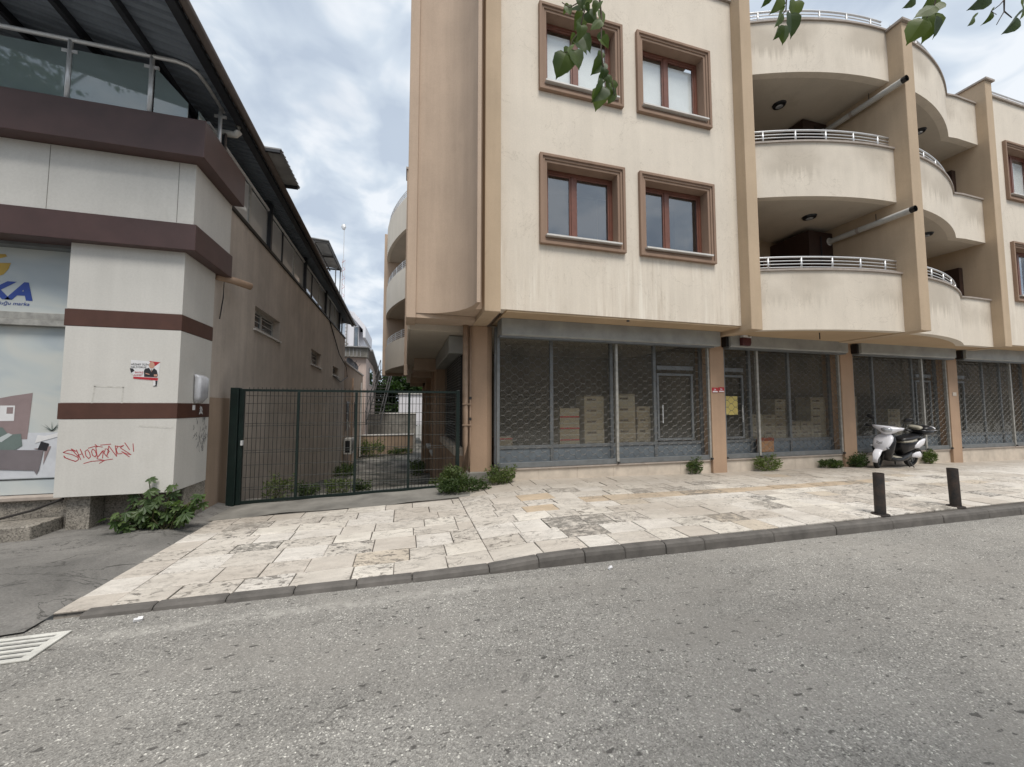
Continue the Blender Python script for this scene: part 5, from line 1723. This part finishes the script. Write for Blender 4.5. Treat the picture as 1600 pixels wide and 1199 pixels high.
for k, (x, y, r_, lab) in enumerate(((-2.1, 7.62, .24, 'leftmost weed clump behind the gate'), (-1.62, 7.66, .17, 'weed clump behind the first gate stile'), (-1.15, 7.66, .19, 'weed clump low behind the second gate bay'), (-.72, 7.7, .16, 'weed clump behind the middle gate stile'), (.62, 8.0, .14, 'thin weed behind the right gate bay'))):
    weed('weed_clump', lab, (x, y, interp(y, ALZ)), (r_, .14, r_ * .75), 220, .055, 6, AG)
weed('weed_clump', 'dark bush against the end wall at the bottom of the alley', (-2.2, 27.5, -1.7), (.9, .6, .55), 500, .16, 8)
weed('weed_clump', 'low weeds along the right end of the alley wall', (-.3, 28.2, -1.7), (.8, .3, .22), 260, .14, 8)
weed('weed_clump', 'weeds along the foot of the right alley wall', (.55, 17, -1.25), (.25, 1.6, .3), 260, .12, 8)
weed('weed_clump', 'weeds at the foot of the left alley wall', (-2.5, 18.5, -1.45), (.35, 1.6, .25), 300, .12, 8)

# fig bush with big lobed leaves
fg = thing('fig_bush', 'young fig bush with lobed leaves growing at the white pier base', 'bush', (-2.95, 6.0, .06))
pts = []
for k in range(5):
    ang = R(90 + (k - 2) * 42)
    pts.append((ang, [1.0, .95, 1.1, .95, 1.0][k]))
vs = [(0, 0, 0)]
ring_ = []
lob = [(-125, .35), (-85, .80), (-62, .52), (-42, 1.0), (-20, .58), (0, 1.12), (20, .58), (42, 1.0), (62, .52), (85, .80), (125, .35)]
for a, r_ in lob:
    for da in ((-9, 0, 9) if r_ > .7 else (0,)):
        rr = r_ * (1 if da == 0 else .88)
        ring_.append((math.sin(R(a + da)) * rr * .5, math.cos(R(a + da)) * rr * .5 + .12, -.10 * rr * rr + .04 * abs(math.sin(R(a)))))
vs = [(0, .05, 0)] + ring_
fs = [(0, i, i + 1) for i in range(1, len(ring_))]
figme = bpy.data.meshes.new('leaf'); figme.from_pydata(vs, [], fs); figme.materials.append(M['fig'])
b = MB()
rg = random.Random(11)
fl_list = []
for k in range(32):
    a = rg.uniform(0, 6.28); el = rg.uniform(.5, 1.4)
    l = rg.uniform(.3, .58)
    if k == 0: a, el, l = 2.9, 1.5, .66
    d = Vector((math.cos(a) * math.cos(el) * 1.0, math.sin(a) * math.cos(el) * .7 - .12, math.sin(el)))
    p0 = Vector((-3.0 + rg.uniform(-.26, .2), 6.0 + rg.uniform(-.05, .08), .05))
    p1 = p0 + d * l * .5 + Vector((0, 0, .03)); p2 = p0 + d * l
    b.tube([p0, p1, p2], [.009, .007, .004], 6)
    for q in range(4):
        fl_list.append((p0.lerp(p2, .4 + .2 * q), d))
b.build('stem', M['stem'], fg)
for (p, d) in fl_list:
    if p.z < .1: p = p + Vector((0, -.05, .08))
    if p.y > 6.1: p.y = 6.05
    s = rg.uniform(.13, .21)
    o = bpy.data.objects.new('leaf', figme); COL.objects.link(o); o.parent = fg
    o.location = Vector(p) - Vector(WL[fg.name])
    o.rotation_euler = (rg.uniform(-1.3, -.2), rg.uniform(-.5, .5), rg.uniform(1.7, 4.6))
    o.scale = (s, s, s)

# ---- street tree whose twigs hang into the picture
TR = thing('linden_tree', 'linden branches with green leaves hanging in at the top of the picture', 'tree', (2.6, -2.6, 0))
b = MB(); b.tube([(2.6, -2.6, -.1), (2.55, -2.55, 1.2), (2.45, -2.4, 2.6), (2.3, -2.1, 3.8), (2.2, -1.8, 5.2)], [.19, .16, .14, .12, .07], 12)
b.build('trunk', M['bark'], TR, smooth=True)


def cpt(u, v, d):  # a place in front of the photographer's shoulder, d metres out
    F = Vector((math.sin(YAW) * math.cos(PITCH), math.cos(YAW) * math.cos(PITCH), math.sin(PITCH)))
    Rr = Vector((math.cos(YAW), -math.sin(YAW), 0)); U = Rr.cross(F)
    return Vector((0, 0, CAMZ)) + (F + Rr * (u - 800) / 600 + U * (599.5 - v) / 600) * d


b = MB()
for e in ((.9, .9, 3.75), (1.7, .85, 3.9), (2.4, .8, 3.9), (2.9, .3, 4.2), (0.3, -1.2, 4.8), (4.2, -2.2, 5.2), (1.2, -4.0, 5.0)):
    e = Vector(e); s_ = Vector((2.35, -2.15, 3.5 + .15 * rnd.random()))
    m_ = s_.lerp(e, .5) + Vector((0, 0, .35))
    b.tube([s_, m_, e], [.06, .04, .015], 8)
b.build('limb', M['bark'], TR, smooth=True)
# one linden leaf: heart-shaped, toothed, folded along the midrib
def leaf_mesh(name, fold, curl):
    prof = [(0, .0), (.18, -.07), (.36, .0), (.46, .16), (.47, .34), (.41, .52), (.30, .70), (.17, .86), (.06, .97), (0, 1.08)]
    vs = []; fs = []
    mid = [(0, y * 1.0, -curl * y * y) for (_, y) in prof]
    n = len(prof)
    for sgn in (-1, 1):
        o = len(vs)
        for i, (x, y) in enumerate(prof):
            jag = 1 + (.05 if i % 2 else -.03)
            vs.append((0, max(y, 0), -curl * y * y))
            vs.append((sgn * x * jag, y, -curl * y * y + fold * x + .02 * math.sin(9 * y)))
        for i in range(n - 1):
            fs.append((o + 2 * i, o + 2 * i + 1, o + 2 * i + 3, o + 2 * i + 2))
    me = bpy.data.meshes.new(name); me.from_pydata(vs, [], fs); me.materials.append(M['leaf'])
    me.polygons.foreach_set('use_smooth', [True] * len(me.polygons))
    return me


LM = [leaf_mesh('leaf', f_, c_) for f_, c_ in ((.25, .15), (.5, .3), (-.2, .25), (.7, .1))]
rg = random.Random(21)


def hang_leaf(p, size, tip, face, k=None):
    """leaf base at p, tip direction, face normal hint"""
    y = Vector(tip).normalized(); z = Vector(face); z = (z - y * z.dot(y)).normalized(); x = y.cross(z)
    o = bpy.data.objects.new('leaf', rg.choice(LM) if k is None else LM[k]); COL.objects.link(o); o.parent = TR
    m = Matrix((x, y, z)).transposed().to_4x4() @ Matrix.Scale(size * .8, 4)
    o.matrix_local = Matrix.Translation(Vector(p) - Vector(WL[TR.name])) @ m


class Twigs:
    def tube(s, p, r, n=6): MB().tube(p, r, n).build('twig', M['bark'], TR, smooth=True)


tw = Twigs()
rg = random.Random(5)
CAMF = Vector((math.sin(YAW), math.cos(YAW), 0)); CAMR = Vector((math.cos(YAW), -math.sin(YAW), 0)); UPZ = Vector((0, 0, 1))


def screenish(dx, dz, df=0.0): return CAMR * dx + UPZ * dz + CAMF * df


# first twig (above the left window)
D = 1.75
P_ = lambda u, v, dd=0: cpt(u, v, D + dd)
tw.tube([P_(905, -90), P_(903, -10), P_(913, 18), P_(905, 50), P_(895, 62), P_(889, 80), P_(880, 84)], [.006, .005, .004, .003, .0025, .002, .002], 6)
tw.tube([P_(935, -90), P_(936, -10), P_(940, 30), P_(939, 75), P_(942, 100), P_(945, 112), P_(955, 120), P_(960, 150)], [.006, .005, .004, .003, .003, .002, .002, .0015], 6)
tw.tube([P_(903, 5), P_(890, 12), P_(878, 4)], [.003, .002, .002], 5)
tw.tube([P_(942, 105), P_(942, 130), P_(938, 140)], [.002, .002, .0015], 5)
for (u, v, s, dxx, dzz, df, fx, fz, k) in (
        (918, -12, .085, -.2, -1, .1, .3, .2, 0), (905, 18, .06, -.9, .4, 0, 0, .3, 1), (890, 10, .05, -.7, -.7, 0, .2, .4, 1), (912, 22, .095, -.6, -1, .1, .5, .1, 0),
        (918, 18, .08, .7, -.8, .0, -.4, .2, 2), (936, 16, .09, .25, -1, .1, .9, .1, 0), (908, 40, .07, -.1, -1, .1, .4, .4, 1), (940, 32, .07, -.8, -.5, 0, .2, .3, 2),
        (908, 56, .10, .65, -.9, .1, .2, .1, 0), (898, 62, .10, .9, -.9, .0, .3, .2, 0), (891, 78, .115, -.05, -1, .1, .5, .05, 0), (884, 84, .12, -.35, -1, .05, .35, .1, 2), (881, 84, .05, -.8, -.5, 0, 0, .4, 1), (897, 80, .095, .35, -1, .05, .2, .15, 0),
        (941, 98, .09, -.75, -.85, .0, .7, .3, 3), (943, 118, .05, -.6, -.9, .1, .6, .2, 1), (942, 135, .10, -.7, -1.1, .0, .9, .1, 3), (939, 142, .10, -.25, -1, .1, .15, .2, 0), (947, 114, .075, .5, -1, .0, .7, .2, 2), (957, 125, .085, -.35, -1, .1, .5, .1, 0), (960, 140, .08, -.3, -1, 0, .8, .1, 2), (944, 108, .055, -.2, -1, .2, .5, .2, 1)):
    hang_leaf(P_(u, v, rg.uniform(-.08, .08)), s * 1.0, screenish(dxx, dzz, df), -CAMF + CAMR * fx + UPZ * fz, k)
for (u, v) in ((904, 30), (914, 8), (900, 56), (893, 70), (938, 50), (940, 82), (939, 62), (944, 126), (950, 118), (958, 138), (936, 4), (908, -4), (886, 10)):
    hang_leaf(P_(u, v, rg.uniform(-.06, .06)), rg.uniform(.035, .065), screenish(rg.uniform(-.9, .9), -1, rg.uniform(-.2, .3)), -CAMF + CAMR * rg.uniform(-.9, .9) + UPZ * .2)
# second twig (left of the roof rail)
D = 1.7
tw.tube([P_(1228, -80), P_(1229, -5), P_(1228, 16), P_(1222, 24), P_(1216, 42)], [.005, .0035, .003, .002, .0015], 6)
for (u, v, s, dxx, dzz, fx, fz, k) in ((1216, -8, .10, -.35, -1, 1.2, .2, 3), (1200, -8, .06, -.3, -1, .8, .2, 1), (1243, 2, .095, -.05, -1, .1, .1, 0), (1236, 22, .11, .15, -1, .25, .05, 0), (1226, 40, .085, .1, -1, .15, .1, 2), (1218, 18, .08, -.2, -1, 1.6, .1, 3), (1214, 46, .055, -.25, -1, 1.2, .2, 3)):
    hang_leaf(P_(u, v, rg.uniform(-.06, .06)), s, screenish(dxx, dzz, .1), -CAMF + CAMR * fx + UPZ * fz, k)
# third cluster
D = 1.6
tw.tube([P_(1462, -80), P_(1464, -5), P_(1458, 14), P_(1448, 28)], [.005, .003, .0025, .002], 6)
tw.tube([P_(1428, -60), P_(1424, -4)], [.004, .002], 6)
for (u, v, s, dxx, dzz, fx, fz, k) in ((1470, 2, .10, -.9, -.45, .2, .2, 0), (1462, 10, .085, -.9, -.25, .2, .5, 2), (1456, 22, .135, -.2, -1, .05, .02, 0), (1443, 30, .115, -.55, -.9, -.3, .05, 2), (1462, 26, .10, .1, -1, .5, .1, 0), (1426, -6, .07, -.7, -1, 1.5, .2, 3)):
    hang_leaf(P_(u, v, rg.uniform(-.06, .06)), s, screenish(dxx, dzz, .1), -CAMF + CAMR * fx + UPZ * fz, k)
# fourth: bare forked twig with drooping leaves
D = 1.65
tw.tube([P_(1569, -80), P_(1569, 0), P_(1569, 18), P_(1581, 28)], [.005, .003, .0025, .002], 6)
tw.tube([P_(1569, 0), P_(1562, 8), P_(1549, 18), P_(1557, 23)], [.0025, .002, .002, .0015], 6)
tw.tube([P_(1569, 18), P_(1562, 30), P_(1557, 39)], [.002, .0016, .0014], 6)
for (u, v, s, dxx, dzz, fx, fz, k) in ((1542, -18, .13, -.75, -1, 1.5, .2, 3), (1548, 18, .065, -.3, -1, .9, .2, 1), (1586, 26, .10, -.6, -1, 1.2, .3, 3), (1520, 26, .05, -.4, -1, 1.4, .2, 3), (1600, 4, .08, .0, -1, .5, .2, 0), (1599, -14, .08, .4, -1, .8, .2, 2)):
    hang_leaf(P_(u, v, rg.uniform(-.05, .05)), s, screenish(dxx, dzz, .1), -CAMF + CAMR * fx + UPZ * fz, k)
b = MB(); rg = random.Random(9)
for k in range(34):
    a = rg.uniform(0, 6.28); r_ = rg.uniform(.3, 2.4)
    c = (2.3 + r_ * math.cos(a), -2.4 + r_ * math.sin(a), rg.uniform(4.4, 7.6))
    if c[1] > -.6: continue
    leafcloud(b, c, (.75, .75, .5), 130, .12, -.3, rg, shape=1.25)
stuff(b.build('crown', M['leaf'], TR))

T2 = thing('street_tree', 'tall leafy tree seen mirrored in the terrace glass', 'tree', (-12.6, -4.5, 0))
b = MB(); b.tube([(-12.6, -4.5, -.1), (-12.5, -4.4, 4), (-12.4, -4.3, 8), (-12.5, -4.3, 13)], [.22, .18, .13, .06], 10)
for k in range(8):
    a = k * .9
    b.tube([(-12.5, -4.3, 5 + k * .8), (-12.5 + 1.4 * math.cos(a), -4.3 + 1.4 * math.sin(a), 6.5 + k * .85), (-12.5 + 2.6 * math.cos(a), -4.3 + 2.6 * math.sin(a), 7.5 + k * .9)], [.07, .05, .02], 6)
b.build('trunk', M['bark'], T2, smooth=True)
b = MB()
for k in range(70):
    a = rg.uniform(0, 6.28); r_ = rg.uniform(.2, 2.6)
    leafcloud(b, (-12.5 + 1.2 * r_ * math.cos(a), -4.3 + r_ * math.sin(a), rg.uniform(7, 15)), (.8, .8, .6), 110, .2, 0, rg, shape=1.3)
stuff(b.build('crown', M['leaf'], T2))

# unseen house added across the street, keeps bright sky out of shop glass
OB = thing('opposite_house', 'plain ochre unseen house added across the street to dim the shop glass reflections', 'house', (6, -12, 0))
MB().box(-30, 110, -20, -12, -.1, 6.4).build('wall', M['lowtan'], OB)
for k in range(34):
    x = -28 + k * 3.9
    w = MB().box(x, x + 1.6, -12.0, -11.95, 4.6, 6.4).build('window', M['sill'], OB)
    MB().box(x + .1, x + 1.5, -11.95, -11.94, 4.7, 6.3).build('pane', M['dark'], w)
    MB().box(x - .5, x + 2.3, -12.0, -11.94, .2, 2.9).build('shopfront', M['dark'], OB)

# ================================================================== down the alley
H2 = thing('alley_house', 'low tan house with dishes on its roof, farther down the alley', 'house', (-3.5, 24, -1.7))
MB().box(-7, -2.9, 20.32, 28.9, -2.2, 3.85).build('wall', M['lowtan'], H2)
MB().box(-2.9, -2.84, 20.32, 28.9, 3.78, 3.87).build('coping', M['stonecap'], H2)
MB().box(-7, -2.88, 20.32, 28.9, 3.852, 3.9).build('roof', M['conc'], H2)
for y0 in (21.2, 24.4):
    w = MB().box(-2.9, -2.87, y0, y0 + 1.1, .4, 1.9).build('window', M['darkdoor'], H2)
    MB().box(-2.868, -2.855, y0 + .08, y0 + 1.02, .48, 1.82).build('pane', M['pane'], w)
MB().tube([(-2.8, 22.8, 3.2), (-2.8, 22.8, -1.6)], .05, 8).build('downpipe', M['pipebrown'], H2)
MB().tube([(-2.78, 26.9, 3.2), (-2.78, 26.9, -1.6)], .045, 8).build('downpipe', M['pvc'], H2)
for k, yy in enumerate((24.0, 25.8)):
    d = thing('satellite_dish', ('nearer' if k == 0 else 'farther') + ' of two dark satellite dishes on the low tan house', 'satellite dish', (-3.1, yy, 3.9))
    b = MB(); vs = [(-3.1, yy, 4.0)]; fs = []
    ax = Vector((.75, -.5, .42)).normalized(); u_ = ax.cross(UPZ).normalized(); w_ = u_.cross(ax)
    ct = Vector((-3.1, yy, 4.2)); vs = [tuple(ct - ax * .1)]
    for r_i, rr in enumerate((.13, .23, .32)):
        for q in range(18): vs.append(tuple(ct - ax * .1 + ax * .11 * (rr / .32) ** 2 + (u_ * math.cos(q * math.pi / 9) + w_ * math.sin(q * math.pi / 9)) * rr))
    for q in range(18):
        fs.append((0, 1 + q, 1 + (q + 1) % 18))
        for r_i in range(2): fs.append((1 + r_i * 18 + q, 1 + (r_i + 1) * 18 + q, 1 + (r_i + 1) * 18 + (q + 1) % 18, 1 + r_i * 18 + (q + 1) % 18))
    b.add(vs, fs); b.build('dish', M['beam'], d)
    MB().tube([(-3.1, yy, 3.9), (-3.15, yy, 4.15)], .03, 6).build('mast', M['beam'], d)
    MB().tube([tuple(ct - ax * .08 - w_ * .3), tuple(ct + ax * .45 - w_ * .1)], .012, 5).build('feed_arm', M['beam'], d)
AC = thing('air_conditioner', 'boxy pale air conditioner unit on the alley wall behind the gate', 'air conditioner', (-2.7, 20.9, -.6))
MB().box(-2.88, -2.5, 20.5, 21.35, -.72, .05).build('casing', M['pvc'], AC, bevel=.015)
MB().box(-2.80, -2.58, 20.488, 20.498, -.62, -.05).build('side_grille', M['black'], AC)
b = MB(); b.tube([(-2.498, 20.92, -.34), (-2.48, 20.92, -.34)], .28, 20); b.build('fan_grille', M['black'], AC)
MB().tube([(-2.7, 20.6, .05), (-2.7, 20.55, .7), (-2.75, 20.5, 1.0), (-2.6, 20.5, .6)], .015, 6).build('pipe', M['pvc'], AC)

EW = thing('alley_end_wall', 'low tan garden wall closing the alley', 'wall', (-1.3, 29, -1.75))
MB().box(-3.4, .6, 29.0, 29.25, -2.2, -.40).build('wall', M['lowtan'], EW)
MB().box(-3.45, .65, 28.95, 29.3, -.398, -.34).build('coping', M['sill'], EW)
RW = thing('grey_retaining_wall', 'stained grey concrete wall with pale coping behind the end wall', 'wall', (-.9, 33, -1))
MB().box(-3.0, .9, 33.0, 33.3, -2.2, 1.05).build('wall', M['conc'], RW)
MB().box(-2.0, .9, 32.95, 33.35, 1.051, 1.17).build('coping', M['sill'], RW)
# steel stair
ST = thing('steel_stair', 'dark steel staircase climbing beside the low house', 'staircase', (-2.2, 31.5, 0))
for s_ in (0, .9):
    MB().tube([(-2.75 + s_ * 1.1, 30.2, .35), (-2.05 + s_ * 1.1, 34.5, 4.75)], .05, 6).build('stringer', M['rust'], ST)
    MB().tube([(-2.80 + s_ * 1.15, 30.2, 1.25), (-2.08 + s_ * 1.15, 34.5, 5.6)], .035, 6).build('handrail', M['rust'], ST)
for k in range(17):
    t_ = k / 16
    cx, cy, cz = lerp(-2.75, -2.05, t_), lerp(30.2, 34.5, t_), lerp(.4, 4.75, t_)
    MB().box(cx, cx + .98, cy, cy + .24, cz, cz + .05).build('tread', M['rust'], ST)
for k in range(5):
    t_ = k / 4
    cx, cy, cz = lerp(-2.75, -2.05, t_), lerp(30.2, 34.5, t_), lerp(.4, 4.75, t_)
    for s_ in (0, 1.0): MB().tube([(cx + s_, cy, cz), (cx + s_, cy, cz + .9)], .025, 5).build('baluster', M['rust'], ST)
# pink house with a sheet roof behind
H3 = thing('pink_house', 'pinkish house with a corrugated grey parapet behind the low house', 'house', (-4.5, 34, 0))
MB().box(-8, -2.85, 30.5, 44, -2.2, 5.3).build('wall', plaster('pink_render', (.55, .45, .40), .1, .1), H3)
p = MB().box(-8.05, -2.75, 30.2, 31.0, 5.3, 6.0).build('parapet', M['conc'], H3)
for k in range(20): MB().box(-8 + k * .25, -7.95 + k * .25, 30.15, 30.19, 5.34, 5.96).build('sheet_rib', M['corr'], p)
MB().box(-8.2, -2.65, 30.0, 31.2, 6.0, 6.08).build('roof', M['corr'], H3)
b = MB(); b.prism([(31.2, 5.9), (44, 4.5), (44, 4.7), (31.2, 6.05)], -3.2, -2.45, 'x'); b.build('side_canopy', M['corr'], H3)
w = MB().box(-2.849, -2.80, 33, 36, 3.4, 4.8).build('window', M['pvc'], H3)
MB().box(-2.798, -2.79, 33.1, 35.9, 3.5, 4.7).build('pane', M['pane'], w)
# white tower house
H4 = thing('white_building', 'white three-storey building with a bay window beyond the alley', 'building', (-5.5, 52, 0))
b = MB(); b.prism([(-12, -2), (-5.6, -2), (-5.6, 12.6), (-6.6, 13.4), (-12, 13.9)], 50, 60, 'y'); b.build('wall', M['farwhite'], H4)
MB().box(-5.598, -5.1, 51, 59, 6, 11.0).build('bay', M['farwhite'], H4)
b = MB(); b.prism([(-6.3, 13.3), (-4.8, 11.5), (-4.8, 10.1), (-5.08, 10.1), (-5.1, 11.1), (-6.3, 12.5)], 49.6, 59, 'y'); b.build('bay_roof', M['farwhite'], H4)
w = MB().box(-6.15, -5.65, 49.90, 49.998, 8.4, 11.4).build('window', M['alu'], H4)
MB().box(-6.08, -5.72, 49.87, 49.895, 8.5, 11.3).build('pane', M['pane'], w)
b = MB()
for k in range(22):
    z = 4 + k * .42
    b.tube([(-7.9, 49.5, z), (-6.9, 49.5, z)], .03, 5)
b.tube([(-7.9, 49.5, 3.5), (-7.9, 49.5, 13.4)], .05, 5); b.tube([(-6.9, 49.5, 3.5), (-6.9, 49.5, 13.4)], .05, 5)
b.build('cage_ladder', M['conc'], H4)
b = MB()
pth = [(-7.4 + .8 * math.cos(k * .5), 48.7 + .8 * math.sin(k * .5), 5.8 + k * .13) for k in range(30)]
b.tube(pth, .06, 5); b.build('spiral_stair', M['conc'], H4)
# sheet canopy on posts above the furniture shop roof, lattice mast
CN = thing('sheet_canopy', 'grey sheet canopy on thin posts above the far roof', 'canopy', (-3.6, 24, 5))
b = MB(); b.prism([(-4.9, 9.55), (-3.6, 9.45), (-3.6, 9.49), (-4.9, 9.59)], 19.4, 23.3, 'y'); b.build('sheet', M['corr'], CN)
for yy in (19.45, 21.3, 23.2): MB().box(-4.9, -3.6, yy, yy + .07, 9.36, 9.44).build('rafter', M['rust'], CN)
for xx in (-4.85, -4.25, -3.67): MB().box(xx, xx + .06, 19.4, 23.3, 9.28, 9.355).build('purlin', M['rust'], CN)
for xx, yy in ((-4.2, 21.4), (-3.75, 22.3), (-3.66, 23.2)): MB().tube([(xx, yy, 3.9), (xx, yy, 9.28)], .03, 6).build('post', M['corr'], CN)
MS = thing('lattice_mast', 'thin white lattice mast with a small antenna high above the roofs', 'mast', (-5.1, 34, 7.6))
for k in range(3):
    a = k * 2.09
    MB().tube([(-5.15 + .16 * math.cos(a), 34 + .16 * math.sin(a), 7.0), (-5.15 + .12 * math.cos(a), 34 + .12 * math.sin(a), 13.9)], .022, 5).build('mast_leg', M['whiterail'], MS)
b = MB()
for k in range(27):
    a = (k % 3) * 2.09; a2 = a + 2.09; z = 7.1 + k * .25
    b.tube([(-5.15 + .15 * math.cos(a), 34 + .15 * math.sin(a), z), (-5.15 + .15 * math.cos(a2), 34 + .15 * math.sin(a2), z + .25)], .012, 4)
b.build('bracing', M['red'], MS)
MB().tube([(-5.15, 34, 13.6), (-5.15, 34, 16.6)], .03, 6).build('pole', M['whiterail'], MS)
b = MB(); b.loft([((-5.2, 34, 16.5), .12, .12, (1, 0, 0), (0, 1, 0)), ((-5.2, 34, 16.7), .2, .14, (1, 0, 0), (0, 1, 0)), ((-5.2, 34, 16.9), .14, .1, (1, 0, 0), (0, 1, 0))], 12, 2); b.build('antenna', M['whiterail'], MS)
WC = thing('white_cabin', 'pale metal cabin at the far right end of the alley', 'cabin', (.4, 36, -1))
MB().box(-.55, 1.6, 35.5, 38, .0, 2.75).build('wall', M['farwhite'], WC)
MB().box(-.6, 1.7, 35.4, 38.1, 2.751, 2.85).build('roof', M['pvc'], WC)
b = MB()
TF = thing('far_tree', 'dark green tree filling the gap at the far end of the alley', 'tree', (-1.2, 42, -1.5))
MB().tube([(-1.2, 42, -1.8), (-1.1, 42, 2), (-1.0, 42, 5)], [.25, .2, .08], 8).build('trunk', M['bark'], TF)
b = MB(); rg = random.Random(31)
for k in range(60):
    leafcloud(b, (-.8 + rg.uniform(-2.6, 2.4), 42 + rg.uniform(-1.5, 1.5), rg.uniform(-.2, 5.0)), (.9, .8, .6), 260, .36, -.1, rg, shape=1.5)
for k in range(10):
    leafcloud(b, (-.5 + rg.uniform(-.9, .9), 42, rg.uniform(5, 6.4)), (.5, .5, .4), 60, .25, 0, rg, shape=1.5)
stuff(b.build('crown', M['fartree'], TF))

# small litter on the road
for (x, y, lab) in ((1.98, 3.50, 'crumpled white scrap of paper lying in the gutter near the kerb'), (-1.9, 3.62, 'white cigarette end lying at the low kerb')):
    b = MB(); b.obox((x, y, .012), .05, .022, .018, (.3, .2, .6)); b.obox((x + .012, y + .006, .02), .03, .02, .012, (.8, .1, .2))
    o = b.build('litter', M['paper'], loc=(x, y, 0)); tag(o, lab, 'litter')
